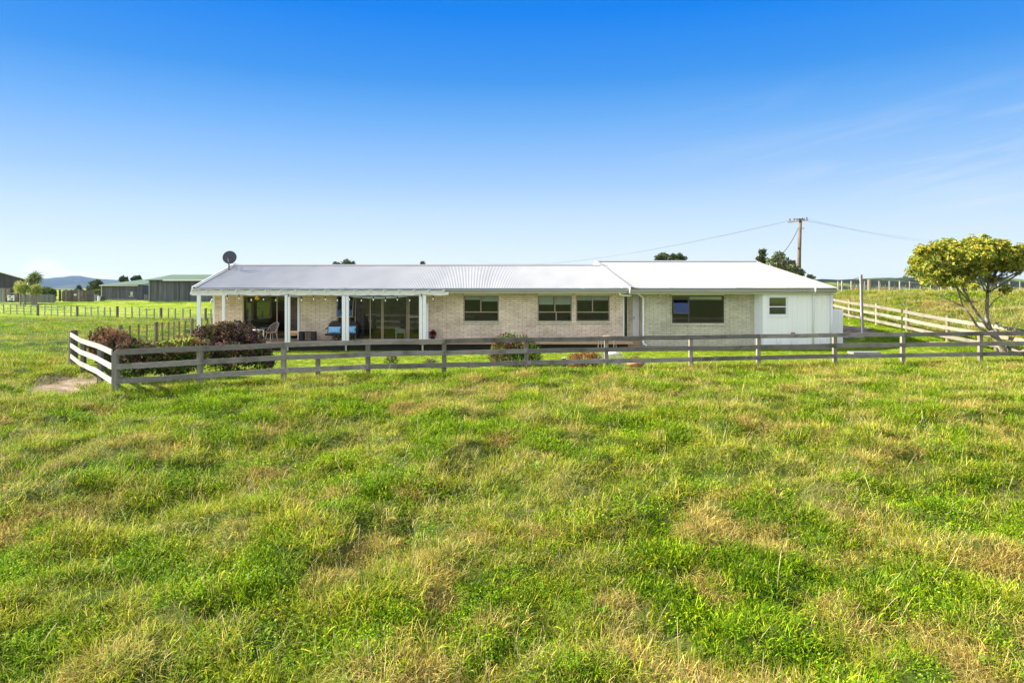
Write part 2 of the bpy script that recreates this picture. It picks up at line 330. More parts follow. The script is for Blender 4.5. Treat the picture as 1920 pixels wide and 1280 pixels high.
# ------------------------------------------------------------------ grass
m_grass = foliage('grass_blades', .34, .6, .22, (1.1, (.82,.86,.8), (1.22,1.12,.9)))
m_straw = foliage('dry_grass', .25, .6, .25)
G1 = [(.175,.35,.006), (.26,.42,.008), (.37,.49,.015), (.07,.17,.005), (.13,.29,.006)]
G2 = [(.33,.42,.015), (.43,.48,.03), (.20,.31,.012), (.50,.48,.06), (.13,.20,.01)]
S1 = [(.60,.50,.17), (.50,.43,.11), (.70,.61,.28), (.40,.38,.07)]
O1 = [(.58,.42,.11), (.52,.36,.08), (.64,.51,.17), (.42,.36,.07)]
def tuft(name, n, rad, ln, wd, lean, curl, cols, mat, seg=3, tipc=None, heads=0, quads=0):
    az = rng.random(n)*2*np.pi; r = rad*np.sqrt(rng.random(n)); P = np.stack([r*np.cos(az), r*np.sin(az), np.full(n, -.03)], 1)
    da = az+rng.normal(size=n)*1.1; L = ln*(.55+.6*rng.random(n)); le = lean*rng.random(n)+.05; cu = curl*rng.random(n)
    W = wd*(.7+.6*rng.random(n)); S = np.stack([-np.sin(da), np.cos(da), np.zeros(n)], 1); ta = rng.normal(size=n)*.6
    S = S*np.cos(ta)[:, None]+np.stack([np.cos(da), np.sin(da), np.zeros(n)], 1)*np.sin(ta)[:, None]
    V = []; C_ = []; base = mixcols(cols, n, .32); p = P.copy(); th = le.copy()
    for k in range(seg+1):
        t = k/seg; w = W*(1-t**2.2)*.5+.0004
        V += [p-S*w[:, None], p+S*w[:, None]]
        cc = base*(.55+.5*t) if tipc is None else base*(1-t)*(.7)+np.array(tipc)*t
        C_ += [cc, cc]
        th = th+cu/seg*1.6
        p = p+np.stack([np.sin(th)*np.cos(da), np.sin(th)*np.sin(da), np.cos(th)], 1)*(L/seg)[:, None]
    V = np.stack(V, 1); C_ = np.stack(C_, 1); m = 2*(seg+1)
    f = np.array([[2*k, 2*k+1, 2*k+3, 2*k+2] for k in range(seg)])
    Fq = (np.arange(n)[:, None, None]*m+f[None]).reshape(-1, 4); V = V.reshape(-1, 3); C_ = C_.reshape(-1, 3)
    if quads:      # small round weed and clover leaves
        q = quads; rr = rad*1.3*np.sqrt(rng.random(q)); a = rng.random(q)*2*np.pi; c0 = np.stack([rr*np.cos(a), rr*np.sin(a), .02+.09*rng.random(q)], 1)
        nn = unit(np.stack([rng.normal(size=q)*.5, rng.normal(size=q)*.5, np.ones(q)], 1)); u = unit(np.cross(nn, rng.normal(size=(q, 3)))); v = np.cross(nn, u); sz = (.005+.008*rng.random(q))[:, None]
        Q = np.stack([c0-u*sz, c0-v*sz*.8, c0+u*sz, c0+v*sz*.8], 1).reshape(-1, 3); Fq = np.vstack([Fq, np.arange(4*q).reshape(q, 4)+len(V)]); V = np.vstack([V, Q])
        C_ = np.vstack([C_, np.repeat(mixcols(G1, q, .25), 4, 0)])
    if heads:      # tall seed stalks
        for i in range(heads):
            a = rng.random()*6.28; l = ln*(1.3+.7*rng.random()); b0 = np.array([rad*.5*np.cos(a), rad*.5*np.sin(a), 0]); le_ = .25+.5*rng.random(); d = np.array([np.cos(a)*np.sin(le_), np.sin(a)*np.sin(le_), np.cos(le_)])
            s_ = np.array([-np.sin(a), np.cos(a), 0])
            pts = [b0, b0+d*l*.5, b0+d*l*.85-np.array([0,0,.03]), b0+d*l-np.array([0,0,.10*l])]; ws = [.0008, .0008, .0020, .0008]; o_ = len(V)
            V = np.vstack([V]+[np.stack([q_-s_*w_, q_+s_*w_]) for q_, w_ in zip(pts, ws)]); C_ = np.vstack([C_]+[np.tile(np.array([[.66,.58,.34]])*(1-.3*rng.random()), (8, 1))])
            Fq = np.vstack([Fq, np.array([[2*k, 2*k+1, 2*k+3, 2*k+2] for k in range(3)])+o_])
    return npmesh(name, V, Fq, mat, None, C_, link=False)
PC = bpy.data.collections.new('grass_tufts')
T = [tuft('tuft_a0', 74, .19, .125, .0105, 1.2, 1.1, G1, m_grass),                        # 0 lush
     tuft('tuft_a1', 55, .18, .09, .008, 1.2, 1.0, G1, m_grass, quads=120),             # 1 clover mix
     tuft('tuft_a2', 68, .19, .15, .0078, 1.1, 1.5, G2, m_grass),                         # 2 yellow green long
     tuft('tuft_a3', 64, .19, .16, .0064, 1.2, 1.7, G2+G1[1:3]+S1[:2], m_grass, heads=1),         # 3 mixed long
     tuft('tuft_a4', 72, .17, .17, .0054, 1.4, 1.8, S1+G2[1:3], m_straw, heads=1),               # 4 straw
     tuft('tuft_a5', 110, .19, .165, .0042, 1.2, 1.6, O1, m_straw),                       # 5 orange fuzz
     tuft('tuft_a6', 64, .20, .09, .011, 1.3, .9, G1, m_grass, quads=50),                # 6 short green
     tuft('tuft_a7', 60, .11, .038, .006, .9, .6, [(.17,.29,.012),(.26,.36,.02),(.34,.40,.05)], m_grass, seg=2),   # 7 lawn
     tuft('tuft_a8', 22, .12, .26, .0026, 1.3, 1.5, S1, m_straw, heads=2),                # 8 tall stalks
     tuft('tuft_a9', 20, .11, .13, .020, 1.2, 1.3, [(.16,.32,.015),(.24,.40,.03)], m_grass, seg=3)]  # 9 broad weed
for t in T: PC.objects.link(t)
ng = bpy.data.node_groups.new('scatter', 'GeometryNodeTree')
ng.interface.new_socket('Geometry', in_out='INPUT', socket_type='NodeSocketGeometry'); ng.interface.new_socket('Geometry', in_out='OUTPUT', socket_type='NodeSocketGeometry')
gi, go = ng.nodes.new('NodeGroupInput'), ng.nodes.new('NodeGroupOutput')
ip = ng.nodes.new('GeometryNodeInstanceOnPoints'); ci = ng.nodes.new('GeometryNodeCollectionInfo')
ci.inputs['Collection'].default_value = PC; ci.inputs['Separate Children'].default_value = True; ci.inputs['Reset Children'].default_value = True
def na(nm, ty):
    n = ng.nodes.new('GeometryNodeInputNamedAttribute'); n.data_type = ty; n.inputs['Name'].default_value = nm
    return [o_ for o_ in n.outputs if o_.enabled and o_.name == 'Attribute'][0]
ng.links.new(gi.outputs[0], ip.inputs['Points']); ng.links.new(ci.outputs[0], ip.inputs['Instance']); ip.inputs['Pick Instance'].default_value = True
ng.links.new(na('idx', 'INT'), ip.inputs['Instance Index']); ng.links.new(na('rot', 'FLOAT_VECTOR'), ip.inputs['Rotation']); ng.links.new(na('scl', 'FLOAT_VECTOR'), ip.inputs['Scale'])
ng.links.new(ip.outputs[0], go.inputs[0])
def scatter(name, P, idx, rot, scl, label, cat):
    me = bpy.data.meshes.new(name); me.vertices.add(len(P)); me.vertices.foreach_set('co', P.astype(np.float32).ravel())
    a = me.attributes.new('idx', 'INT', 'POINT'); a.data.foreach_set('value', idx.astype(np.int32))
    a = me.attributes.new('rot', 'FLOAT_VECTOR', 'POINT'); a.data.foreach_set('vector', rot.astype(np.float32).ravel())
    a = me.attributes.new('scl', 'FLOAT_VECTOR', 'POINT'); a.data.foreach_set('vector', scl.astype(np.float32).ravel())
    o = bpy.data.objects.new(name, me); COL.objects.link(o); md = o.modifiers.new('scatter', 'NODES'); md.node_group = ng
    return tag(o, label, cat, kind='stuff')
def field(x0, x1, y0, y1, dens, keep):
    n = int((x1-x0)*(y1-y0)*dens); x = x0+(x1-x0)*rng.random(n); y = y0+(y1-y0)*rng.random(n); k = keep(x, y); return x[k], y[k]
def inyard(x, y): return (y > yfence(x)+.0) & (x > xside(y)) & (x < 20.5) & (y < 60)
def blob(x, y, cx, cy, rx, ry): return np.exp(-((x-cx)/rx)**2-((y-cy)/ry)**2)
ORG = []      # ochre and straw patches read off the photo: (px, py, px radius, strength, kind)
for px, py, rp, k in ((1125,748,70,5),(870,760,60,4),(1490,790,50,5),(1640,990,75,5),(790,915,45,4),(1050,920,90,4),(1150,985,55,4),(880,1005,45,5),(555,940,35,5),(800,1240,110,5),(1200,1230,110,5),(1620,1165,90,5),(1440,1250,80,5),(1180,1160,60,4),(190,1230,45,5),(1880,800,60,5),(1500,870,110,4),(1330,1080,50,5),(1890,1190,40,5),(640,1050,70,5),(420,1010,50,4),(700,800,60,4),(600,830,40,5),(1690,830,45,5),(1560,740,60,4),(350,1150,70,4),(1000,1220,60,4),(490,885,28,5),(180,970,40,4)):
    zz = -.2-.75*ss((py-720)/400); Y = (H-zz-.15)*F/(py-HY); ORG.append((X(px, Y), Y, rp/F*Y*1.0, rp/F*Y*1.5, k))
def choose(x, y):
    n = len(x); g = fbm(x, y, 1.2, 11, 4)+.085*rng.normal(size=n); s = fbm(x, y, .8, 21, 4)+.06*rng.normal(size=n)
    right = np.clip((x+6)/14, 0, 1)*.045
    i = np.where(g < .45, 0, np.where(g < .49, 1, np.where(g < .54, 6, np.where(g < .66, 2, 3))))
    i = np.where((s+right > .665), 4, i); i = np.where((s+right > .63) & (s+right <= .665), 3, i)
    i = np.where((fbm(x, y, .8, 41, 3)+right > .68), 5, i)
    for cx, cy, rx, ry, k in ORG:
        b_ = blob(x, y, cx, cy, rx, ry)*(.75+.5*fbm(x, y, .5, 51)); pr = rng.random(n) < b_*1.25-.18
        i = np.where(pr, np.where(rng.random(n) < .25, 3, k), i)
    r = rng.random(n); i = np.where(r < .02, 8, i); i = np.where((r > .96), 9, i); i = np.where((r > .85) & (r < .93) & (i > 1), 2, i)
    return i
def emit(x, y, i, sc, sink=0, tilt=.12):
    n = len(x); z = zt(x, y)-sink+.018; P = np.stack([x, y, z], 1)
    rot = np.stack([rng.normal(size=n)*tilt, rng.normal(size=n)*tilt+.12, rng.random(n)*6.283], 1)
    s = sc*(.75+.5*rng.random(n))*(.7+.6*vn(x, y, .45, 88)); return P, i, rot, np.stack([s, s, s*(.85+.4*rng.random(n))], 1)
def cat_(L): return [np.concatenate([l[k] for l in L]) for k in range(4)]
wide = lambda x, y: (np.abs(x) < .80*y+1.6)
parts = []
pit = lambda x, y: 1-np.minimum(1, sum(blob(x, y, *p) for p in ((X(745, 9.6), 9.9, .10, .6), (X(640, 8.8), 9.4, .16, .35), (X(765, 14.9), 14.6, .3, .3))))
def keepn(x, y): return wide(x, y) & ~inyard(x, y) & (rng.random(len(x)) > dirt(x, y)*.93) & (rng.random(len(x)) < .15+.85*np.clip(pit(x, y), 0, 1)+.0) & (rng.random(len(x)) < .55+.9*vn(x, y, .35, 77))
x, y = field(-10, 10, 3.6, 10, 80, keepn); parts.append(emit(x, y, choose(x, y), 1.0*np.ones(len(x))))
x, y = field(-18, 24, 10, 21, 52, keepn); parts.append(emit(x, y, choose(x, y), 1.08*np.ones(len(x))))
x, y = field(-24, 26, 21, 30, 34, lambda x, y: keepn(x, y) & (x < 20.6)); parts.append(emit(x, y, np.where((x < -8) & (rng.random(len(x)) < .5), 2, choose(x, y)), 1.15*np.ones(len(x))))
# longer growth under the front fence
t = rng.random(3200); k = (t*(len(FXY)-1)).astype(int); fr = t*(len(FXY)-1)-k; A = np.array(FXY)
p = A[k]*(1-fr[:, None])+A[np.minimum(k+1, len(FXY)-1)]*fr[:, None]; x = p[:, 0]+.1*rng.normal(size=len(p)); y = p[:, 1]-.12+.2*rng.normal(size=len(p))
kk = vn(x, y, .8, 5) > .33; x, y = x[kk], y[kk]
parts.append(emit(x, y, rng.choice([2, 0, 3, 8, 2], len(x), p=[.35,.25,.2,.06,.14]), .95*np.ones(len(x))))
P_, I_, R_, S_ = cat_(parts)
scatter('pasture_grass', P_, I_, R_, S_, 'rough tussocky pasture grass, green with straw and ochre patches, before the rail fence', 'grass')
print('near tufts', len(P_))
# left paddock and right bank
parts = []
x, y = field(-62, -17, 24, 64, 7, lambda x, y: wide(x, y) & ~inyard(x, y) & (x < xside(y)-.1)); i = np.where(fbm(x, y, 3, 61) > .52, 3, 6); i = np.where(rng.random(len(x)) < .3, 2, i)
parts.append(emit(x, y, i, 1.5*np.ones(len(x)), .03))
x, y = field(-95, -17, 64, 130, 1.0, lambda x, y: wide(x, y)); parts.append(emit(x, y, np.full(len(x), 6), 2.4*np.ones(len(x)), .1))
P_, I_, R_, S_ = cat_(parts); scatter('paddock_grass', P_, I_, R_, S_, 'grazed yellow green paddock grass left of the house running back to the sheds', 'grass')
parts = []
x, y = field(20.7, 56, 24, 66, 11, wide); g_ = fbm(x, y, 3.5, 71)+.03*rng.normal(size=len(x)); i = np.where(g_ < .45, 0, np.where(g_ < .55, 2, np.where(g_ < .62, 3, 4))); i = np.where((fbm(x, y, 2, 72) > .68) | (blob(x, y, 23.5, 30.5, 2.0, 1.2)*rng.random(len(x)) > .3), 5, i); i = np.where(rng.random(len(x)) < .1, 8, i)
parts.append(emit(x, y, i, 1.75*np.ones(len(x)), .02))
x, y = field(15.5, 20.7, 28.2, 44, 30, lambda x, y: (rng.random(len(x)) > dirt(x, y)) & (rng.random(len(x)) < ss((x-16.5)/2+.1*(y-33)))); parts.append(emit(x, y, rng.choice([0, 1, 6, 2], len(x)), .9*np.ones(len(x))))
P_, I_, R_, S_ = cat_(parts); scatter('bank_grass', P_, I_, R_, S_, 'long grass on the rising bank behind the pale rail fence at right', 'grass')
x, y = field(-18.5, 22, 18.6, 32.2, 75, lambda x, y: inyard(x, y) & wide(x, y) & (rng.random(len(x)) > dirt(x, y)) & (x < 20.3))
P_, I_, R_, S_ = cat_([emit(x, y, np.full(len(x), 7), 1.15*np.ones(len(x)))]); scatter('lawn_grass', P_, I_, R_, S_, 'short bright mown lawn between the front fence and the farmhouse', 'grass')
# ------------------------------------------------------------------ front rail fence with its corner
ff = thing('rail_fence', 'weathered grey three-rail timber fence across the foreground, turning a corner at left', 'fence', (FXY[0][0], FXY[0][1], 0))
def gz(x, y): return float(zt(x, y, False))
def railrun(pts, par, mat, side, heights, joint=2, w=.15, t=.035, zs=None):
    n = len(pts); i = 0
    zs = zs or [gz(*p) for p in pts]
    for h in heights:
        i = 0; j = random.choice([1, 2])
        while i < n-1:
            e = min(i+j, n-1); mb = MB()
            for k in range(i, e):
                a, b_ = pts[k], pts[k+1]; d = Vector((b_[0]-a[0], b_[1]-a[1], 0)).normalized(); nr = Vector((d.y, -d.x, 0))*side
                jz = random.uniform(-.012, .012) if k > i else 0
                A_ = Vector((a[0], a[1], zs[k]+h-w/2))+nr; B_ = Vector((b_[0], b_[1], zs[k+1]+h-w/2))+nr
                if k == i: A_ = A_+d*.003
                if k == e-1: B_ = B_-d*.003
                mid = (A_+B_)/2+Vector((0,0,random.uniform(-.012,.008)))
                mb.bar(A_, mid, t, w); mb.bar(mid, B_, t, w)
            mb.build('rail', mat, par); i = e; j = 2
def posts(pts, par, mat, ht, w=.13, sq=True, jit=.02, deep=.3):
    for k, (x, y) in enumerate(pts):
        z = gz(x, y); h = ht+random.uniform(-jit, jit*.5); mb = MB(); lx, ly = random.uniform(-.012, .012), random.uniform(-.01, .01)
        if sq: mb.bar((x, y, z-deep), (x+lx, y+ly, z+h), w, w, up=(0, 1, 0))
        else: mb.tube([(x, y, z-deep), (x+lx*.5, y, z+h*.5), (x+lx, y+ly, z+h-.01), (x+lx, y+ly, z+h)], [w/2*1.08, w/2, w/2*.95, w/2*.8], 10)
        mb.build('post', mat, par)
railrun(FXY, ff, m_rail, .09, (1.17, .78, .385))
posts(FXY, ff, m_post, 1.10, .135)
x, y = X(597, F/59), F/59-.05; MB().bar((x, y, -.2), (x, y, .70), .13, .10, up=(0,1,0)).build('post', m_post, ff)
m_rside = wood('pale_side_rail', (.30,.28,.25), (.40,.38,.34), axis='y')  # side rails, paler wood tone than the front run
railrun([SIDE[0], SIDE[1], SIDE[2], SIDE[3]], ff, m_rside, -.09, (1.17, .78, .385), zs=[0, -.02, -.01, .05])
posts(SIDE[1:3], ff, m_post, 1.15, .13); x, y = SIDE[3]
mb = MB(); mb.tube([(x, y, -.4), (x, y, .8), (x+.01, y, 1.27), (x+.01, y, 1.3)], [.17, .15, .145, .12], 10); mb.build('post', m_oldpost, ff)
# rear fence up the bank at right
RF = [(20.35+.05*math.sin(i), 22.6+3.0*i) for i in range(9)]; RF[4:] = [(X(1777,31.3), 31.3), (X(1701,34.7), 34.7), (X(1644,37.6), 37.6), (X(1593,42.3), 42.3), (X(1561,47.5), 47.5)]; RF[2] = (X(1868,28.3), 28.3); RF[3:4] = []
rfz = thing('rail_fence', 'pale three-rail timber fence climbing from the leaning tree to behind the house', 'fence', (RF[0][0], RF[0][1], 0))
railrun(RF, rfz, m_pale, .10*-1, (1.12, .74, .34)); posts(RF, rfz, m_palepost, 1.22, .17, sq=False)
# post and batten wire fences
def wirefence(name, label, pts, kinds, ht, wires, loc, postw=.17, bat=.05, mp=m_oldpost, mbt=m_batten):
    t = thing(name, label, 'fence', loc)
    for (x, y), k in zip(pts, kinds):
        z = gz(x, y); h = ht*(1.03 if k else .96)+random.uniform(-.04, .03); l = random.uniform(-.03, .03)
        if k: MB().tube([(x, y, z-.3), (x+l, y, z+h-.02), (x+l, y, z+h)], [postw*.55, postw*.5, postw*.4], 8).build('post', mp, t)
        else: MB().bar((x, y, z-.02), (x+l, y, z+h), bat, bat*.8, up=(0,1,0)).build('batten', mbt, t)
    for w in wires:
        MB().tube([(x, y-.04, gz(x, y)+w) for x, y in pts], .006, 4, False).build('wire', m_wire, t)
    return t
def seq(a, b, n): return [(a[0]+(b[0]-a[0])*i/(n-1), a[1]+(b[1]-a[1])*i/(n-1)) for i in range(n)]
def atpx(l): return [(X(p, F/s), F/s) for p, s in l]
pn = atpx([(170,43),(207,40),(226,38.4),(244,37.6),(260,36.9),(275,36.2),(293,35.4),(305,34.7),(316,34.2),(326,33.7),(336,33.2),(347,32.6),(360,32),(378,30.8),(388.5,30.2),(398,29.6),(408,29),(420,28.3),(440,27)])
wirefence('wire_fence', 'dark post and batten wire fence starting behind the shrubs left of the verandah', pn, [0,0,1,0,0,0,1,0,0,0,0,0,1,0,0,0,0,1,0], 1.05, (.3,.6,.9), (pn[0][0], pn[0][1], 0), .19, .075, m_oldpost, wood('brown_batten', (.13,.11,.08), (.22,.19,.14), axis='z'))
pf = [(-62, 78), (-57, 75.6)]
l = []
for i, px in enumerate([7,20,32,45,58,71,84,96.5,108,121,133,145,160,171,184,196,207,220,235,248,262,275,289,302,316,329,343,357,371,385,396,408,422,436,450,464,478,492,506]): l.append((px, 16.9+5.1*(px/385)))
pf += atpx(l); kinds = [1,0]+[1 if p[0] in (71,145,220,302,385,464) else 0 for p in l]
wirefence('wire_fence', 'long post and batten wire fence crossing the paddock in front of the dark sheds', pf, kinds, 1.1, (.25,.5,.75,1.0), (pf[5][0], pf[5][1], 0), .24, .09)
pr = atpx([(1572,14.6),(1579,15.2),(1596.5,15.2),(1621,14.8),(1630,17),(1649,15.5),(1668,15.5),(1687,15.3),(1706,15.3),(1726,15.2),(1745,15.2),(1765,15.2),(1784,15.2),(1805,15),(1831,15.2),(1850,15.1),(1872,15.2),(1893,15.1),(1913,15.2),(1933,15.2),(1953,15.1)])
m_ridge = wood('bleached_batten', (.27,.26,.21), (.36,.34,.28), axis='z')
wirefence('wire_fence', 'pale wire fence of thin battens along the top of the grassy bank at right', [(x, y) for x, y in pr], [0,0,0,0,1]+[0]*16, 1.35, (.4,.8,1.2), (pr[0][0], pr[0][1], 2.3), .42, .13, m_palepost, m_ridge)

# ------------------------------------------------------------------ farmhouse
YW, YE, YP = 32.3, 31.65, 30.85
house = thing('farmhouse', 'long low cream brick farmhouse with metal roofs, verandah and white clad right end', 'farmhouse', (0, 36, .15))
def W_(px): return X(px, YW)
FZ, CZ = .40, 2.63           # floor and ceiling heights
def wall_x(name, x0, x1, y0, y1, z0, z1, ops, mat, par=house):
    mb = MB(); x = x0
    for a, b_, c_, d in sorted(ops):
        if a > x: mb.box(x, a, y0, y1, z0, z1)
        if c_ > z0: mb.box(a, b_, y0, y1, z0, c_)
        if d < z1: mb.box(a, b_, y0, y1, d, z1)
        x = b_
    if x < x1: mb.box(x, x1, y0, y1, z0, z1)
    return mb.build(name, mat, par)
def wall_y(name, x0, x1, y0, y1, z0, z1, ops, mat, par=house):
    mb = MB(); y = y0
    for a, b_, c_, d in sorted(ops):
        if a > y: mb.box(x0, x1, y, a, z0, z1)
        if c_ > z0: mb.box(x0, x1, a, b_, z0, c_)
        if d < z1: mb.box(x0, x1, a, b_, d, z1)
        y = b_
    if y < y1: mb.box(x0, x1, y, y1, z0, z1)
    return mb.build(name, mat, par)
XL, XR1, XL2, XR2 = W_(403), W_(1168), W_(1203), W_(1414)
HT = 2.50                                       # window heads
opA = (W_(455), W_(563), FZ, HT); opB = (W_(632), W_(791), FZ, HT)
def zw(py): return Z(py, YW)
w1 = (W_(869), W_(935.5), zw(603), HT); w2 = (W_(1008), W_(1072.5), zw(603), HT); w3 = (W_(1080), W_(1143.5), zw(602.5), HT)
wall_x('front_wall', XL, XR1, YW, YW+.12, .12, CZ, [opA, opB, w1, w2, w3], m_brick)
wall_y('side_wall', XL, XL+.12, YW+.12, 40.6, .12, 2.7, [(35.8, 36.8, 1.15, 2.1), (37.3, 39.6, 1.15, 2.15)], m_brick)
wall_y('side_wall', XR1-.12, XR1, YW+.12, 40.6, .12, 2.7, [], m_brick)
wall_x('rear_wall', XL, XR1, 40.6, 40.72, .12, 2.7, [], m_brick)
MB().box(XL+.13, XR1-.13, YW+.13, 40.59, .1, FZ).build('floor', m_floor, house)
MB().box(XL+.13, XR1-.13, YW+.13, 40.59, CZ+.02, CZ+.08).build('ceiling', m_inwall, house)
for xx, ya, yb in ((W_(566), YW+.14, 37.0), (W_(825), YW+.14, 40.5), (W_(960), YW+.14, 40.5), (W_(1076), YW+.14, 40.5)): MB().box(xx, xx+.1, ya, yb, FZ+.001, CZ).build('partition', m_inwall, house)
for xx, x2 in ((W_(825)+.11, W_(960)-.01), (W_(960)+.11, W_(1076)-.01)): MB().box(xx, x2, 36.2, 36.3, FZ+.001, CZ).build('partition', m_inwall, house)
# rear section walls
w4 = (W_(1260), W_(1358), zw(606), HT)
wall_x('front_wall', XL2, XR2+.06, YW, YW+.12, .12, CZ, [w4], m_brick2)
wall_y('side_wall', XL2, XL2+.12, YW+.12, 43.2, .12, CZ, [], m_brick)
# white clad end: angled return, ribbed front, side
yC = 31.8
def ribs(mb, a, b_, z0, z1, pitch=.115, dep=.012, w=.02, off=.0):
    a = Vector((*a, 0)); b_ = Vector((*b_, 0)); d = (b_-a); L = d.length; d.normalize(); n_ = Vector((d.y, -d.x, 0))
    k = 0; s = pitch*.5
    while s < L-.03:
        p = a+d*s; q = p+n_*dep
        v = [p-d*w/2+n_*.001, p+d*w/2+n_*.001, p+d*w/2*.5+q-p, p-d*w/2*.5+q-p]
        mb.add([(t.x, t.y, z) for z in (z0, z1) for t in v], [(0,1,5,4),(1,2,6,5),(2,3,7,6),(3,0,4,7),(4,5,6,7),(0,3,2,1)]); s += pitch
cx0, cx1, cx2 = X(1414, YW), X(1430, yC), X(1562, yC)
mb = MB(); mb.prism([(cx0, YW-.004), (cx1, yC), (cx1+.1, yC+.05), (cx0+.06, YW-.004)], .14, 2.62, 'z'); ribs(mb, (cx0, YW-.004), (cx1, yC), .14, 2.62)
mb.build('return_panel', m_vpost, house)
w5 = (X(1441, yC), X(1476, yC), Z(591, yC), Z(556, yC))
m_clad = stripes('white_cladding', (.85,.85,.86), (.83,.83,.845), .23, .93, .96)
wl = wall_x('clad_wall', cx1, cx2, yC, yC+.1, .12, 2.66, [w5], m_clad)
mb = MB()
for a, b_, z0, z1 in ((cx1, w5[0]-.08, .14, 2.655), (w5[1]+.08, cx2-.02, .14, 2.655), (w5[0]-.08, w5[1]+.08, .14, w5[2]-.1)): ribs(mb, (a, yC), (b_, yC), z0, z1)
mb.build('cladding_ribs', m_clad, house)
wall_y('side_wall', cx2-.1, cx2, yC+.1, 43.2, .12, 2.66, [], m_clad)
wall_x('rear_wall', XL2, cx2, 43.2, 43.3, .12, 2.66, [], m_brick)
MB().box(XL2+.13, cx2-.11, YW+.13, 43.1, .12, .38).build('floor', m_floor, house)
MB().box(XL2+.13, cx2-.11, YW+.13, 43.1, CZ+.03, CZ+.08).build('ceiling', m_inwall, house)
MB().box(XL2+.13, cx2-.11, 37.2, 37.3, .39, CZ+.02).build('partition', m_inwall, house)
# foundations, soffit, fascia
fb = MB(); fb.box(XL2+.02, XR2, YW+.02, YW+.1, -.1, .119); fb.box(cx1+.02, cx2-.02, yC+.03, yC+.09, -.1, .119); fb.box(XL+.02, XR1-.02, YW+.03, YW+.1, -.1, .119); fb.build('foundation', m_concrete, house)
fp = MB()
fp.box(XL-.55, 5.35, YE+.02, YW+.12, CZ, CZ+.02); fp.build('soffit', m_cream, house)
fp = MB(); fp.box(5.55, cx2+.3, YE+.02, YW+.12, CZ+.031, CZ+.045); fp.build('soffit', m_cream, house)
MB().box(X(362, YE), X(1176, YE), YE-.02, YE+.015, Z(549.5, YE), 2.84).build('fascia', m_cream, house)
MB().box(X(1184, YE), X(1567, YE), YE-.02, YE+.015, Z(551, YE), 2.84).build('fascia', m_cream, house)
for w in (w1, w2, w3, w4): MB().box(w[0]+.003, w[1]-.003, YW-.02, YW+.10, HT+.002, CZ-.002).build('head_panel', m_cream, house)
# gutters
def gutter(px0, px1, y0, y1, mat, Y=YE):
    za, zb = Z(y1, Y), Z(y0, Y); pr_ = [(Y-.02, za), (Y-.11, za), (Y-.135, za+.03), (Y-.135, zb-.015), (Y-.15, zb), (Y-.125, zb), (Y-.12, zb-.02), (Y-.12, za+.035), (Y-.10, za+.012), (Y-.02, za+.012)]
    MB().prism(pr_, X(px0, Y-.1), X(px1, Y-.1), 'x').build('gutter', mat, house)
gutter(364, 1183, 541, 546.5, m_gut); gutter(1183, 1568, 541.5, 548.5, m_gut2)
MB().box(X(362, YE)-.02, X(364, YE-.1)-.003, YE-.13, YE+.1, Z(552, YE), Z(541, YE)).build('gutter_end', m_white, house)
# corrugated roofs
def corr(x0, x1, xa0, xa1, ye, ze, yr, zr, pitch=.0762, amp=.0085, nper=8):
    n = int((x1-x0)/pitch*nper); t = np.linspace(0, 1, n+1); xe = x0+(x1-x0)*t; xr = xa0+(xa1-xa0)*t; h = amp*np.sin(xe*2*np.pi/pitch)
    A_ = np.stack([xe, np.full(n+1, ye), ze+h], 1); B_ = np.stack([xr, np.full(n+1, yr), zr+h], 1); V = np.concatenate([A_, B_]); i = np.arange(n)
    return V, np.stack([i, i+1, n+2+i, n+1+i], 1)
rz1, ry1 = 4.07, 36.4
xa, xb = X(362, 31.55), 5.42
V, Fq = corr(xa, xb, X(440, ry1), xb-.45, 31.52, 2.855, ry1, rz1); npmesh('main_roof', V, Fq, m_zinc, house, smooth=False)
V, Fq = corr(xa, xb-.5, X(440, ry1), xb-.45, 41.3, 2.855, ry1, rz1); npmesh('main_roof', V, Fq, m_zinc, house)
mb = MB(); mb.prism([(ry1-.16, rz1-.015), (ry1-.02, rz1+.045), (ry1+.02, rz1+.045), (ry1+.16, rz1-.015), (ry1+.1, rz1-.02), (ry1-.1, rz1-.02)], X(440, ry1)-.04, xb-.47, 'x'); mb.build('ridge_cap', m_zinc2, house)
mb = MB(); mb.bar((xa-.02, 31.5, 2.80), (X(440, ry1)-.03, ry1, rz1-.03), .035, .22, (0,0,1)); mb.bar((xa-.02, 41.3, 2.80), (X(440, ry1)-.03, ry1, rz1-.03), .035, .22, (0,0,1)); mb.build('barge_board', m_white, house)
mb = MB(); mb.bar((xa+.05, 31.52, 2.885), (X(440, ry1)+.03, ry1, rz1+.03), .20, .02, (0,0,1)); mb.build('barge_flashing', m_zinc2, house)
ry2 = 37.6; rz2 = Z(490, ry2)
X0, X0r, X1a, X1b = 5.47, X(1116.5, ry2), X(1569, 31.5), X(1415, ry2)
V, Fq = corr(X0, X1a, X0r, X1b, 31.5, 2.86, ry2, rz2, amp=.011); npmesh('raised_roof', V, Fq, m_zinc2, house)
V, Fq = corr(X0r, X1a, X0r, X1b, 44.0, 2.86, ry2, rz2, amp=.011); npmesh('raised_roof', V, Fq, m_zinc2, house)
mb = MB(); mb.prism([(ry2-.2, rz2-.01), (ry2-.02, rz2+.05), (ry2+.02, rz2+.05), (ry2+.2, rz2-.01), (ry2+.1, rz2-.02), (ry2-.1, rz2-.02)], X0r, X1b, 'x'); mb.build('ridge_cap', m_gut, house)
mb = MB(); mb.bar((X0-.03, 31.42, 2.72), (X0r-.03, ry2, rz2-.10), .04, .30); mb.bar((X0r-.03, 44.0, 2.75), (X0r-.03, ry2, rz2-.10), .04, .30); mb.build('barge_board', m_white, house)
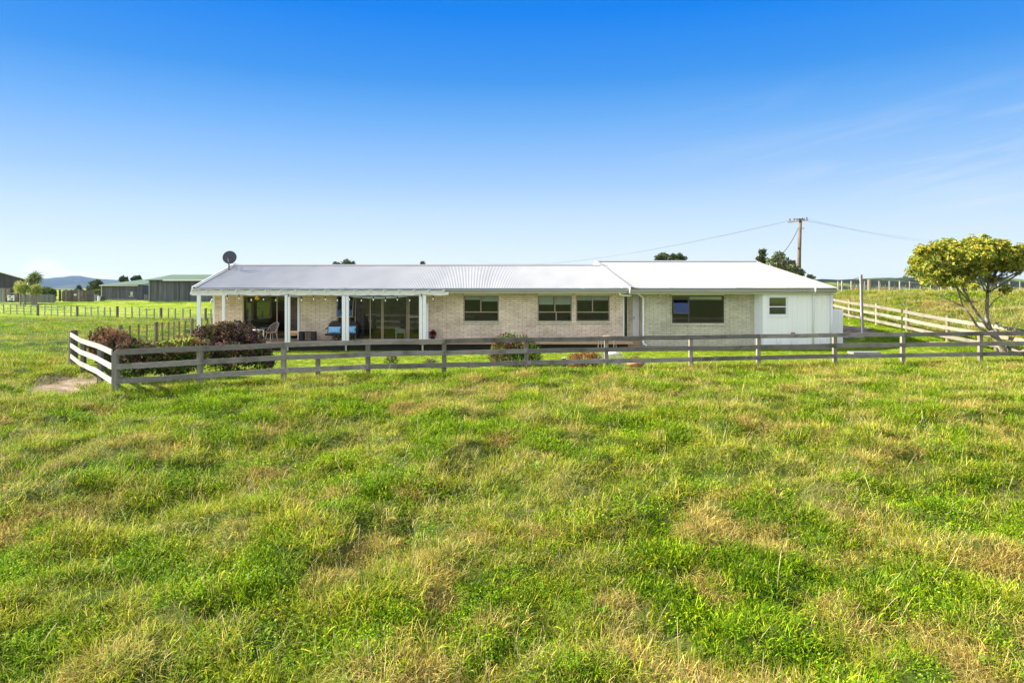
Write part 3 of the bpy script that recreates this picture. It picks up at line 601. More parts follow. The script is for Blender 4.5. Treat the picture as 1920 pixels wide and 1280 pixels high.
mb = MB(); mb.bar((X1a+.02, 31.46, 2.80), (X1b+.02, ry2, rz2-.05), .03, .14); mb.build('barge_board', m_gut2, house)
mb = MB(); mb.bar((X0+.06, 31.5, 2.89), (X0r+.06, ry2, rz2+.03), .16, .015); mb.build('barge_flashing', m_zinc2, house)
mb = MB(); mb.prism([(33.0, 2.64), (ry2, rz2-.3), (42.8, 2.66)], XL2+.01, XL2+.11, 'x'); mb.build('gable_wall', m_vpost, house)
mb = MB(); mb.prism([(32.3, 2.70), (ry1, rz1-.1), (40.6, 2.70)], XL+.01, XL+.11, 'x'); mb.build('gable_wall', m_vpost, house)
# windows: frame with pane, sill, blind below it
def bars(mb, x0, x1, z0, z1, y, t=.05, d=.07, vs=(), hs=()):
    mb.box(x0, x1, y, y+d, z1-t, z1); mb.box(x0, x1, y, y+d, z0, z0+t); mb.box(x0, x0+t, y+.001, y+d-.001, z0+t, z1-t); mb.box(x1-t, x1, y+.001, y+d-.001, z0+t, z1-t)
    for h in hs: mb.box(x0+t, x1-t, y+.002, y+d-.002, h-t/2, h+t/2)
    for v, a, b_ in vs: mb.box(v-t/2, v+t/2, y+.003, y+d-.003, a, b_)
def window(w, y, frame, vs, hs, blind=(), sill=True, glass=m_glassd, t=.05):
    x0, x1, z0, z1 = w; mb = MB(); bars(mb, x0+.004, x1-.004, z0+.004, z1-.004, y+.02, t, .07, vs, hs)
    f = mb.build('window', frame, house)
    MB().box(x0+t, x1-t, y+.05, y+.056, z0+t, z1-t).build('pane', glass, f)
    if sill:
        s = MB(); n = 5; st = (x1-x0+.06)/n
        for i in range(n): s.add([(x0-.03+st*(i+u)+(.004 if u == 0 else -.004), yy, zz) for u, yy, zz in ((0,y-.045,z0-.115),(1,y-.045,z0-.115),(1,y-.045,z0-.035),(0,y-.045,z0-.035),(0,y+.001,z0-.115),(1,y+.001,z0-.115),(1,y+.001,z0-.006),(0,y+.001,z0-.006))], [(0,1,2,3),(3,2,6,7),(7,6,5,4),(4,5,1,0),(0,3,7,4),(1,5,6,2)])
        s.build('sill', m_brick2, f)
    for a, b_, c_, d in blind: MB().box(a, b_, y+.10, y+.11, c_, d).build('blind', m_blind, f)
    return f
f1 = window(w1, YW, m_alu, [(W_(901.5), zw(585), HT-.05)], [zw(585)], [(W_(903), W_(933), zw(565), HT-.06), (W_(872), W_(900), zw(562), HT-.06)])
window(w2, YW, m_alu, [(W_(1040.5), zw(585), HT-.05), (W_(1043), zw(601), zw(585))], [zw(585)], [(W_(1042), W_(1070), zw(571), HT-.06), (W_(1011), W_(1038), zw(571), HT-.06)])
window(w3, YW, m_alu, [(W_(1111), zw(585), HT-.05)], [zw(585)], [(W_(1082), W_(1141), zw(563), HT-.06)])
f4 = window(w4, YW, m_alud, [(W_(1292), zw(605), HT-.05)], [], [(W_(1294), W_(1354), zw(562), HT-.06)], t=.045)
MB().box(W_(1263), W_(1291), YW+.022, YW+.088, zw(587.5)-.03, zw(587.5)).build('transom', m_alud, f4)
def awning(par, x0, x1, z0, z1, y, out, frame):
    mb = MB(); a = Vector((x0, y, z1)); b_ = Vector((x1, y, z1)); c_ = Vector((x1, y-out, z0)); d = Vector((x0, y-out, z0))
    for p, q in ((a, b_), (b_, c_), (c_, d), (d, a)): mb.bar(p, q, .035, .045, (0,-1,.2))
    mb.build('sash', frame, par); mb = MB(); mb.add([a, b_, c_, d], [(0,1,2,3)]); o = mb.build('sash_pane', m_sash, par); sm = o.modifiers.new('thick', 'SOLIDIFY'); sm.thickness = .006
m_sash = glassmat('tilted_sash_glass', (.25,.28,.30), (.22,.34,.62), ior=2.1)  # blue of the reflected sky is put into the gloss colour
awning(f4, W_(1262), W_(1290), zw(587), zw(561), YW+.01, .21, m_alud)
f5 = window(w5, yC, m_white, [], [Z(575, yC)], [], sill=False, glass=m_glassd, t=.045)
mb = MB(); bars(mb, w5[0]-.07, w5[1]+.07, w5[2]-.08, w5[3]+.05, yC-.026, .068, .024); mb.build('architrave', m_white, f5)
mb = MB(); z_ = w5[2]+.06
while z_ < w5[3]-.05:
    mb.box(w5[0]+.05, w5[1]-.05, yC+.07, yC+.078, z_, z_+.028); z_ += .055
mb.build('venetian_blind', M('slat', (.45,.45,.36), None, 3, .7), f5)
# verandah glazing A
fA = MB(); x0, x1, z0, z1 = opA; bars(fA, x0+.004, x1-.004, z0+.004, z1-.004, YW+.02, .05, .08, [(W_(519), FZ+.05, HT-.05), (W_(539), FZ+.05, HT-.05)], [])
gA = fA.build('glass_door', m_alu, house); MB().box(x0+.05, W_(539), YW+.05, YW+.056, FZ+.05, HT-.05).build('pane', m_glass, gA)
MB().box(W_(558), W_(562), YW-.03, YW+.019, FZ+.002, HT-.003).build('door_edge', m_white, gA)
# glazing B
fB = MB(); x0, x1, z0, z1 = opB; z595 = zw(594)
bars(fB, x0+.004, x1-.004, z0+.004, z1-.004, YW+.02, .05, .08, [(W_(666), FZ+.05, HT-.05), (W_(694), FZ+.05, HT-.05), (W_(715.5), FZ+.05, HT-.05), (W_(718), FZ+.05, HT-.05), (W_(763), FZ+.05, HT-.05), (W_(766.5), FZ+.05, HT-.05)], [])
fB.box(x0+.054, W_(666)-.027, YW+.025, YW+.09, z595-.03, z595+.03); fB.box(W_(766.5)+.03, x1-.056, YW+.025, YW+.09, z595-.03, z595+.03)
gB = fB.build('sliding_door', m_alu, house); MB().box(x0+.05, x1-.05, YW+.05, YW+.056, FZ+.05, HT-.05).build('pane', m_glassd, gB)
awning(gB, W_(633.5), W_(663), z595+.01, HT-.06, YW+.0, .24, m_alu)
# verandah
PX = ((367.5, 375), (416, 422))
zb, ztp = Z(554, YP), Z(547.5, YP)
def vpost(pa, pb, Y=YP, z0=FZ-.2):
    a, b_ = X(pa, Y), X(pb, Y); f = MB().box(a, b_, Y-.05, Y+.05, z0, zb-.002).build('verandah_post', m_vpost, house)
    return f
for a, b_ in ((370, 376.2), (417, 422)): vpost(a, b_)
for a, b_ in ((534.5, 539), (540, 544), (641.5, 648.3), (649.3, 654.2), (786, 792), (793, 798.8)):
    o_ = vpost(a, b_, z0=.30); 
for c_ in (539.5, 648.8, 792.5): MB().box(X(c_, YP)-.035, X(c_, YP)+.035, YP-.03, YP+.03, -.05, .297).build('post_stirrup', m_metal, house)
MB().box(X(403, YW)-.10, X(403, YW)-.004, YW-.02, YW+.12, FZ-.1, CZ-.004).build('corner_post', m_white, house)
MB().box(X(800, YW), X(804.5, YW), YW-.3, YW-.2, FZ, Z(569, YW-.2)).build('wall_post', m_vpost, house)
x0, x1 = X(357, YP), X(841, YP)
MB().prism([(x0, zb+.05), (x0+.12, zb), (x1-.25, zb), (x1, zb+.04), (x1, ztp), (x0, ztp)], YP-.045, YP+.045, 'y').build('verandah_beam', m_beam, house)
MB().box(x0+.15, x0+.2, YP+.06, YW-.03, zb+.01, ztp-.02).build('side_beam', m_beam, house)
px = 388
rp = [X(p, YP) for p in np.arange(362, 836, 27.6)]
for x in rp: MB().bar((x, YP-.16, ztp+.052), (x, YE+.02, ztp+.075), .05, .096).build('rafter', m_beam, house)
pl_ = MB()
for x in rp[:-1]: pl_.box(x+.028, x+rp[1]-rp[0]-.028, YP-.06, YP-.02, ztp+.003, ztp+.07)
pl_.build('blocking', m_beam, house)
n = int((x1-x0)/.076*6); t = np.linspace(0, 1, n+1); xs_ = x0+.1+(x1-x0-.3)*t; hh = .012*np.sin(xs_*2*np.pi/.076)
V = np.concatenate([np.stack([xs_, np.full(n+1, YP-.2), ztp+.116+hh], 1), np.stack([xs_, np.full(n+1, YE-.15), ztp+.135+hh], 1)]); i = np.arange(n)
m_clear, nt, b = newmat('clear_roofing'); b.inputs['Base Color'].default_value = (.45,.47,.47,1); b.inputs['Roughness'].default_value = .5
t_ = N(nt, 'ShaderNodeBsdfTransparent'); t_.inputs[0].default_value = (.75,.76,.72,1); mx = N(nt, 'ShaderNodeMixShader'); mx.inputs[0].default_value = .45
nt.links.new(b.outputs[0], mx.inputs[1]); nt.links.new(t_.outputs[0], mx.inputs[2]); nt.links.new(mx.outputs[0], nt.nodes['Material Output'].inputs[0])
npmesh('clear_roof_sheet', V, np.stack([i, i+1, n+2+i, n+1+i], 1), m_clear, house)
# rolled canvas blind sagging under the beam
pp = [(X(p, YP+.12), YP+.12, zb-.02-.09*math.sin(math.pi*(p-655)/108)) for p in np.linspace(655, 763, 13)]
MB().tube(pp, .045, 8).build('rolled_canvas', M('grey_canvas', (.34,.40,.44), None, 6, .8), house)
pp = [(X(p, YP+.12), YP+.12, zb-.03-.03*math.sin(math.pi*(p-545)/17)) for p in np.linspace(545, 562, 5)]
MB().tube(pp, .035, 8).build('rolled_canvas', M('grey_canvas_roll', (.34,.38,.42), None, 6, .8), house)
# deck
x0, x1 = XL-.75, X(1184, 31.2)
MB().box(x0, x1, YP-.12, YW-.001, FZ-.08, FZ).build('deck', m_deck, house)
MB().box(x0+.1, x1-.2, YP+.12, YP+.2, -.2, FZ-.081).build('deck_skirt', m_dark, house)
MB().box(XR1+.01, XL2-.01, YW+.01, 32.94, .02, FZ-.04).build('step', m_deck, house)
# entry recess
yR = 32.95; r0, r1 = XR1, XL2
MB().box(X(1178, yR), X(1186.5, yR), yR, yR+.1, FZ-.04, 2.62).build('recess_wall', m_brick, house)
fr_ = MB(); bars(fr_, X(1169.5, yR), X(1178, yR)-.003, FZ-.03, 2.6, yR+.02, .04, .05); fd = fr_.build('entry_sidelight', m_white, house)
MB().box(X(1169.5, yR)+.04, X(1178, yR)-.044, yR+.04, yR+.046, FZ+.01, 2.56).build('pane', m_glassd, fd)
dr_ = MB().box(X(1186.5, yR)+.003, r1-.001, yR+.01, yR+.06, FZ-.03, 2.6).build('entry_door', m_white, house); MB().box(X(1188, yR), X(1189, yR), yR-.05, yR+.009, 1.35, 1.47).build('handle', m_alud, dr_)
MB().box(XR1+.01, XR1+.05, YW+.0, YW+.06, FZ-.03, 2.55).build('door_frame', m_white, house)
# downpipes
def pipe(pts, r, mat=m_white, nm='downpipe'): return MB().tube(pts, r, 10).build(nm, mat, house, smooth=True)
pipe([(X(1196, YE), YE+.05, 2.60), (X(1199, 31.9), 31.9, 2.54), (X(1203, 32.2), 32.2, 2.46), (X(1206, 32.22), 32.22, 2.38), (X(1206, 32.22), 32.22, .28), (X(1208, 32.1), 32.1, .20), (X(1212, 32.0), 31.95, .16)], .05)
pipe([(X(1162, YE), YE+.03, 2.68), (X(1162, YE), YE+.05, 2.56), (X(1168, 31.8), 31.85, 2.52), (X(1178, 31.8), 31.85, 2.49), (X(1184, 31.9), 31.9, 2.50)], .045)
yD = yC-.06
pipe([(X(1529.5, YE-.2), YE-.2, 3.07), (X(1529.5, YE-.2), YE-.2, 2.70), (X(1526, yD), yD, 2.58), (X(1524.8, yD), yD, 2.40), (X(1524.8, yD), yD, .15)], .034, m_vpost)
pipe([(X(1559, yD), yD, 2.64), (X(1559, yD), yD, .10)], .05, m_vpost)
for px_, top, w_ in ((1459, 635, .05), (1485, 636, .02), (1540, 637, .028)):
    pipe([(X(px_, yD), yD, Z(top, yD)), (X(px_, yD), yD, .08)], w_, m_vpost, 'waste_pipe')
MB().lathe((X(1487, yD), yD, Z(625, yD)), [(.0, .05), (.07, .05), (.11, .0), (.07, -.05), (0, -.05)], 12).build('hose_tap', M('terracotta_tap', (.42,.20,.13), (.15,.13,.12), 30, .7), house)
MB().box(cx2+.002, X(1573.7, 34), 33.6, 34.4, .12, Z(580, 34)).build('meter_box', m_clad, house, bevel=.03)
for p_, Y_ in ((1244, YW), (979, YW)):
    z_ = zw(551); l = MB().box(X(p_, Y_)-.12, X(p_, Y_)+.12, Y_-.05, Y_-.002, z_-.06, z_+.02)
    for s_ in (-1, 1): l.tube([(X(p_, Y_)+s_*.13, Y_-.05, z_-.02), (X(p_, Y_)+s_*.17, Y_-.16, z_-.08)], [.03, .055], 8)
    l.build('flood_light', m_cream, house)
# roof vent pipe behind dish? none; satellite dish on the ridge
dY = 35.2; dx, dz = X(431, dY), Z(483, dY)
sd = thing('satellite_dish', 'round grey satellite dish on a bracket at the left end of the main roof ridge', 'satellite dish', (X(428, dY), dY, Z(505, dY)))
R_ = .345; vs = []; fs = []; ax = Vector((.18, -1, .22)).normalized(); u = ax.cross(Vector((0,0,1))).normalized(); v_ = u.cross(ax); c0 = Vector((dx, dY, dz))
for k, rr in enumerate((0.001, .33, .66, 1.0)):
    for a in range(32): vs.append(c0+(u*math.cos(a/16*math.pi)+v_*math.sin(a/16*math.pi)*1.0)*R_*rr*1.0+ax*(.06*rr*rr))
for k in range(3):
    for a in range(32): fs.append((k*32+a, k*32+(a+1) % 32, k*32+32+(a+1) % 32, k*32+32+a))
m_dish = M('dish_grey', (.06,.062,.07), (.05,.052,.06), 3, .45)
o = MB().add(vs, fs).build('dish', m_dish, sd, smooth=True); s = o.modifiers.new('thick', 'SOLIDIFY'); s.thickness = .012
MB().tube([(X(428, dY), dY+.08, Z(505, dY)-.1), (X(428, dY), dY+.08, dz)], .035, 8).build('mast', m_alud, sd)
mb = MB(); lnb = c0+ax*.42-v_*.1; mb.tube([c0-v_*R_*.9+ax*.05, c0-v_*R_*.8+ax*.3, lnb], .014, 6); mb.build('feed_arm', m_gut, sd)
MB().tube([lnb, lnb-ax*.1], [.035, .045], 8).build('receiver', m_alud, sd)
mb = MB(); mb.tube([(X(429, dY), dY+.08, dz-.25), (X(447, 36), 36, Z(496, 36))], .014, 6); mb.tube([(X(429, dY), dY+.08, dz-.42), (X(441, 36), 36, Z(498, 36))], .014, 6); mb.build('brace', m_gut, sd)
# ------------------------------------------------------------------ verandah furniture
def L3(px, py, Y): return Vector((X(px, Y), Y, Z(py, Y)))
def wchair(loc, face, label, w=.66):
    t = thing('wicker_chair', label, 'chair', loc, 'round wicker chairs on the verandah'); cx, cy, cz = loc
    def P(a, r, z):
        return (cx+math.cos(a+face)*r, cy+math.sin(a+face)*r*.9, cz+z)
    m = MB(); ring = [P(a, w*.5, .42+.44*max(0, math.cos(a))**.7) for a in np.linspace(-2.2, 2.2, 19)]; m.tube(ring, .011, 6)
    for a in np.linspace(-1.7, 1.7, 13): m.tube([P(a, w*.30, .40), P(a, w*.48, .42+.44*max(0, math.cos(a))**.7)], .005, 5)
    m.build('back_hoop', m_metal, t)
    m = MB()
    for k, a in enumerate(np.linspace(-1.25, 1.25, 12)[:-1]):
        b_ = a+.227
        m.quad(P(a, w*.30, .40), P(b_, w*.30, .40), P(b_, w*.47, .40+.40*max(0, math.cos(b_))**.7), P(a, w*.47, .40+.40*max(0, math.cos(a))**.7))
    o = m.build('backrest', m_wicker, t); s = o.modifiers.new('thick', 'SOLIDIFY'); s.thickness = .012
    MB().lathe(loc, [(0, .42), (w*.30, .41), (w*.37, .40), (w*.38, .385), (w*.36, .37), (0, .365)], 20).build('seat', M('tan_cushion', (.42,.20,.12), (.30,.15,.10), 12, .9), t, smooth=True)
    for a in (.7, -.7, 2.4, -2.4): MB().tube([P(a, w*.30, .38), P(a, w*.44, .0)], .012, 6).build('leg', m_metal, t)
wchair((X(509, 31.7), 31.7, FZ), .95, 'open wicker tub chair with orange seat right of the small white table')
wchair((X(444, 31.8), 31.9, FZ), 2.2, 'wicker tub chair half hidden behind the big brown shrub by the brick corner')
t = thing('patio_table', 'small white square table between the two wicker chairs', 'table', (X(478, 31.6), 31.6, FZ)); zt_ = Z(618, 31.6)
MB().box(X(465, 31.6), X(491, 31.6), 31.25, 31.95, zt_-.03, zt_).build('tabletop', m_white, t, bevel=.006)
for x_ in (X(467, 31.6), X(488.5, 31.6)):
    for y_ in (31.29, 31.9): MB().box(x_, x_+.05, y_-.025, y_+.025, FZ, zt_-.031).build('leg', m_white, t)
t = thing('low_bench', 'low black bench with open centre against the brick wall', 'bench', (X(577, 31.95), 31.95, FZ)); a, b_ = X(562, 31.95), X(592, 31.95); zz = Z(621.5, 31.95)
MB().box(a, b_, 31.75, 32.15, zz-.04, zz).build('top', m_black, t)
for u in (a, b_-.19): MB().box(u+.002, u+.188, 31.77, 32.13, FZ, zz-.041).build('leg', m_black, t)
t = thing('loveseat', 'black wicker two-seat sofa with rounded backs beside the verandah post', 'sofa', (X(640, 31.6), 31.7, FZ)); Y_ = 31.65; zs = Z(626, Y_)
MB().prism([(X(611.5, Y_), 31.4), (X(668, Y_), 31.4), (X(668, Y_), 32.05), (X(611.5, Y_), 32.05)], zs-.05, zs+.03, 'z').build('seat', m_black, t, bevel=.02)
for c_ in (624.5, 654.5):
    m = MB(); ang = np.linspace(0, math.pi, 13); w = 13.3/F*Y_
    up_ = [(X(c_, Y_)-math.cos(a)*w, 32.02+.05*math.sin(a), zs+.05+math.sin(a)**.6*(Z(602.5, Y_)-zs-.05)) for a in ang]; lo = [(p[0], 31.95, zs) for p in up_]
    for k in range(12): m.quad(lo[k], lo[k+1], up_[k+1], up_[k])
    m.tube(up_, .02, 6); o = m.build('backrest', m_black, t); s = o.modifiers.new('thick', 'SOLIDIFY'); s.thickness = .02
for c_ in (611.8, 667.8): MB().bar((X(c_, Y_), 31.45, zs+.22), (X(c_, Y_), 32.0, zs+.3), .035, .03).build('armrest', m_black, t)
for c_ in (627, 657):
    m = MB(); x_ = X(c_, Y_)
    for s_ in (-1, 1):
        m.bar((x_-s_*.14, 31.5, FZ+.015), (x_+s_*.08, 31.5, zs-.05), .03, .03, (0,1,0)); m.bar((x_-s_*.14, 31.95, FZ+.015), (x_+s_*.08, 31.95, zs-.05), .03, .03, (0,1,0))
    m.build('crossed_leg', m_black, t)
m_blue, nt, b = newmat('blue_print_fabric'); b.inputs['Roughness'].default_value = .9
tc = N(nt, 'ShaderNodeTexCoord'); ch = N(nt, 'ShaderNodeTexChecker'); mp = N(nt, 'ShaderNodeMapping'); mp.inputs['Rotation'].default_value = (0, .785, 0); nt.links.new(tc.outputs['Object'], mp.inputs[0]); nt.links.new(mp.outputs[0], ch.inputs[0])
ch.inputs[1].default_value = (.10,.38,.72,1); ch.inputs[2].default_value = (.35,.62,.85,1); ch.inputs['Scale'].default_value = 22; nt.links.new(ch.outputs[0], b.inputs['Base Color'])
def cushion(px0, px1, y0, y1, label):
    a, b_ = X(px0, 31.6), X(px1, 31.6); z0, z1 = zs+.032, Z(y0, 31.6); n = 8; vs = []; fs = []
    for s_ in (0, 1):
        for i in range(n+1):
            for j in range(n+1):
                u, v = i/n, j/n; bul = (.02+.09*(math.sin(math.pi*u)*math.sin(math.pi*v))**.5)*(1 if s_ else -1); pin = 1-.05*math.sin(math.pi*v); pi_ = 1-.06*math.sin(math.pi*u)
                vs.append((a+(b_-a)*(.5+(u-.5)*pin), 31.66+bul+.10*v, z0+(z1-z0)*(.5+(v-.5)*pi_)))
        o_ = s_*(n+1)**2
        for i in range(n):
            for j in range(n): q = (o_+i*(n+1)+j, o_+(i+1)*(n+1)+j, o_+(i+1)*(n+1)+j+1, o_+i*(n+1)+j+1); fs.append(q)
    k = (n+1)**2; e = [i*(n+1) for i in range(n)]+[n*(n+1)+j for j in range(n)]+[(n-i)*(n+1)+n for i in range(n)]+[n-j for j in range(n)]
    for i in range(len(e)): a_, c_ = e[i], e[(i+1) % len(e)]; fs.append((a_, c_, c_+k, a_+k))
    o = MB().add(vs, fs).build('cushion', m_blue, None, smooth=True); tag(o, label, 'cushion', 'blue cushions on the black loveseat')
cushion(614, 637.5, 612.5, 625, 'blue patterned cushion left of the verandah post on the loveseat'); cushion(645, 666, 611.5, 625, 'blue patterned cushion partly behind the verandah post on the loveseat')
# inside the house
t = thing('dining_table', 'white-edged table inside the dark room behind the left glass door', 'table', (X(486, 34), 34, FZ)); z_ = Z(601, 34)
MB().lathe((X(486, 34), 34, z_-.03), [(0, 0), (.42, 0), (.44, .015), (.42, .03), (0, .03)], 24).build('tabletop', m_white, t)
MB().tube([(X(480, 34), 34, FZ+.03), (X(480, 34), 34, z_-.031)], .07, 10).build('pedestal', m_inwall, t); MB().lathe((X(480, 34), 34, FZ), [(0, 0), (.3, 0), (.28, .03), (0, .031)], 16).build('base', m_dark, t)
o = MB().lathe((X(479.5, 34), 34, z_+.002), [(0, 0), (.07, 0), (.10, .08), (.085, .19), (.06, .20), (.055, .19), (0, .15)], 16).build('vase', m_white, None, smooth=True); tag(o, 'pale round vase on the table behind the left glass door', 'vase')
t = thing('writing_desk', 'white desk with one drawer inside the sliding doors', 'desk', (X(751, 33.6), 33.6, FZ)); z_ = Z(616, 33.4)
a, b_ = X(741, 33.4), X(760, 33.4); MB().box(a, b_, 33.4, 33.9, z_-.22, z_).build('drawer_case', m_white, t); MB().box(X(744, 33.4), X(747.5, 33.4), 33.385, 33.399, z_-.12, z_-.10).build('handle', m_alud, t)
for u in (a, b_-.07): MB().box(u+.002, u+.068, 33.42, 33.48, FZ, z_-.221).build('leg', m_white, t)
o = MB().lathe((X(770, YW+.14), YW+.14, zw(594)+.03), [(0, 0), (.04, 0), (.065, .03), (.06, .055), (0, .05)], 12).build('pink_bowl', M('pink_glaze', (.75,.32,.38), None, 3, .4), None, smooth=True); tag(o, 'small pink bowl on the window bar inside the rightmost verandah glazing', 'bowl')
# string lights
t = thing('string_lights', 'string of bare white bulbs on a black cord along the verandah beam', 'string lights', (X(425, YP), YP-.1, zb))
bl = [(426,559),(448,559),(471,562),(494,561),(517,562.5),(541,558),(565,562),(588,560),(610,561),(632.5,562.5),(655,561),(677.5,563),(700,561.5),(722.5,563),(745,561.5),(768,563),(790,558),(812,560)]
Yb = YP-.075; cord = []
for i, (p, q) in enumerate(bl):
    cord.append((X(p, Yb), Yb, Z(q-6.5, Yb)))
    if i < len(bl)-1: pm = (p+bl[i+1][0])/2; cord.append((X(pm, Yb), Yb, Z(553.2, Yb)))
MB().tube(cord, .007, 5).build('cord', m_black, t)
m_bulb, nt, b = newmat('frosted_bulb'); b.inputs['Base Color'].default_value = (.85,.83,.76,1); b.inputs['Roughness'].default_value = .2
for p, q in bl:
    x_, z_ = X(p, Yb), Z(q, Yb); s_ = MB().tube([(x_, Yb, z_+.16), (x_, Yb, z_+.035)], .018, 8).build('socket', m_black, t)
    MB().lathe((x_, Yb, z_), [(.012, .045), (.024, .01), (.03, -.02), (.022, -.045), (0, -.052)], 10).build('bulb', m_bulb, s_, smooth=True)
t = thing('hanging_lantern', 'small yellow and orange faceted lantern hanging under the verandah beam', 'lantern', tuple(L3(482, 560, 31.3)))
c_ = L3(482, 558.5, 31.3); mb = MB(); top = c_+Vector((0,0,.13)); bot = c_-Vector((0,0,.10)); rg = [c_+Vector((.125*math.cos(a), .125*math.sin(a), -.04)) for a in np.arange(6)*math.pi/3]
cl = [(.75,.60,.08), (.80,.30,.05), (.35,.45,.10)]
for i in range(6): mb.add([top, rg[i], rg[(i+1) % 6]], [(0,1,2)], cl[i % 3]); mb.add([bot, rg[(i+1) % 6], rg[i]], [(0,1,2)], cl[(i+1) % 3])
mb.build('shade', foliage('coloured_glass', .5), t); MB().tube([top, top+Vector((0,0,.08))], .005, 4).build('hook', m_black, t)

# ------------------------------------------------------------------ shrubs and garden plants
m_leaf = foliage('shrub_leaves', .3, .5, .1, (2.5, (.8,.85,.8), (1.15,1.1,1.1)))
m_petal = foliage('dry_flower_heads', .2, .8, .05, (3., (.75,.75,.8), (1.2,1.15,1.05)), (.62,.60,.58))
GL = [(.06,.12,.015), (.10,.17,.02), (.16,.22,.04), (.04,.075,.015)]
HB = [(.10,.055,.05), (.09,.06,.035), (0.216,0.12,0.088), (0.144,0.08,0.064), (0.336,0.216,0.152), (0.104,0.052,0.052), (0.272,0.168,0.136), (0.184,0.112,0.112)]
def heads(name, P, Nn, r, cols, par, per=46, mat=None):
    n = len(P); R = r*(.75+.5*rng.random(n)); d = unit(rng.normal(size=(n, per, 3)).reshape(-1, 3)); Pc = np.repeat(P, per, 0)+d*np.repeat(R, per)[:, None]*(.75+.3*rng.random((n*per, 1)))
    hc = mixcols(cols, n, .4); col = np.clip(np.repeat(hc, per, 0)*(1+.25*rng.normal(size=(n*per, 1))), .01, .9)
    D = unit(np.cross(d, rng.normal(size=d.shape))+d*.5)
    return leafmesh(name, Pc, D, np.repeat(R, per)*.55, np.repeat(R, per)*.45, col, mat or m_petal, par)
def lmp(px, py, Y, rx, rz, ry=None): 
    k = Y/F; return ((X(px, Y), Y, Z(py, Y)), (rx*k, (ry or rx)*k, rz*k))
def shrub(name, label, cat, base, L, nleaf, lsz, lcols, nh=0, hr=.09, hcols=HB, lw=.55, shell=.35, group=None, stems=6, hup=-.2):
    bx, by = base; bz = gz(bx, by); t = thing(name, label, cat, (bx, by, bz), group)
    P, D, k = lumps_pts(L, nleaf, shell); P[:, 2] = np.maximum(P[:, 2], bz+.02); D = D+rng.normal(size=D.shape)*.55+np.array([0,0,.25])
    leafmesh('foliage', P, D, lsz*(.6+.7*rng.random(nleaf)), lsz*lw*(.6+.7*rng.random(nleaf)), mixcols(lcols, nleaf, .22), m_leaf, t, droop=.15)
    mb = MB()
    for i in range(stems):
        c_, r = L[i % len(L)]; mb.tube([(bx+random.uniform(-.08,.08), by+random.uniform(-.05,.05), bz-.05), ((bx+c_[0])/2+random.uniform(-.05,.05), (by+c_[1])/2, (bz+c_[2])/2), (c_[0]+random.uniform(-.3,.3)*r[0], c_[1], c_[2])], [.014, .01, .006], 5)
    mb.build('stems', m_bark, t)
    if nh:
        P, D, k = lumps_pts(L, nh*3, .08); m = (D[:, 2] > hup) & (P[:, 2] > bz+.12); P, D = P[m][:nh], D[m][:nh]; heads('flower_heads', P, D, hr, hcols, t)
    return t
shrub('hydrangea_bush', 'rusty brown flowered shrub behind the side rails at far left of the yard', 'shrub', (X(213,23.6), 23.6), [lmp(198,645,23.6,24,26), lmp(222,648,23.6,26,28), lmp(238,652,23.9,15,22), lmp(205,665,23.2,26,26), lmp(185,650,23.6,12,22)], 2600, .10, GL, 190, .115, [(.40,.22,.13),(.30,.15,.10),(.52,.32,.19),(.24,.13,.10)], hup=-.5)
shrub('hydrangea_bush', 'dark mauve brown shrub just inside the fence corner', 'shrub', (X(262,20.9), 20.9), [lmp(240,672,20.9,20,30), lmp(262,668,21,24,27), lmp(285,672,20.9,18,26), lmp(250,690,20.7,26,16)], 1900, .10, GL, 95, .11, HB, hup=-.3)
shrub('hydrangea_bush', 'low leafy green shrub with few brown heads between the two darker shrubs', 'shrub', (X(325,21.7), 21.7), [lmp(310,670,21.7,26,28), lmp(340,664,21.9,26,26), lmp(365,662,22,22,26), lmp(325,688,21.5,34,14)], 3600, .11, [(.07,.12,.015),(.12,.17,.025),(.19,.21,.045),(.04,.07,.01)], 60, .09, [(.30,.19,.08),(.24,.12,.08)])
shrub('hydrangea_bush', 'largest purple brown flowered shrub in front of the verandah wicker chairs', 'shrub', (X(430,23.8), 23.8), [lmp(388,640,23.8,22,26), lmp(412,632,23.9,26,25), lmp(440,630,23.9,26,26), lmp(465,640,23.8,24,24), lmp(400,665,23.4,30,26), lmp(435,668,23.4,34,28), lmp(470,668,23.5,22,26), lmp(420,622,24,16,14), lmp(448,624,24,16,14)], 4300, .10, GL, 330, .115, HB, stems=12, hup=-.45)
shrub('hydrangea_bush', 'small dark mauve shrub at the right foot of the largest shrub', 'shrub', (X(496,24), 24), [lmp(490,668,24,18,20), lmp(503,676,23.9,11,15)], 900, .09, GL, 60, .08, HB, hup=-.4)
shrub('hydrangea_bush', 'round garden shrub with tan brown heads and glossy green front behind mid fence', 'shrub', (X(965,25.6), 25.6), [lmp(960,650,25.8,36,23), lmp(945,664,25.5,28,20), lmp(985,660,25.6,28,24), lmp(962,676,25.2,36,14), lmp(930,672,25.5,12,14)], 4600, .09, [(.06,.13,.012),(.11,.21,.02),(.04,.075,.01)], 120, .085, [(.36,.21,.12),(.28,.15,.09),(.20,.09,.07),(.30,.19,.10)])
shrub('clipped_bush', 'small dark green rounded bush at the right of the tan headed shrub', 'shrub', (X(1006,25.2), 25.2), [lmp(1004,674,25.2,15,13)], 1300, .035, [(.05,.09,.02),(.08,.12,.03)], 0)
shrub('bronze_bush', 'low reddish brown leafy bush behind the bottom rail', 'shrub', (X(1095,24.9), 24.9), [lmp(1078,678,24.9,16,13), lmp(1098,674,25,20,16), lmp(1114,676,24.9,13,15)], 3000, .085, [(.28,.11,.05),(.20,.07,.035),(.34,.16,.07),(.13,.06,.035)], 0, lw=.3)
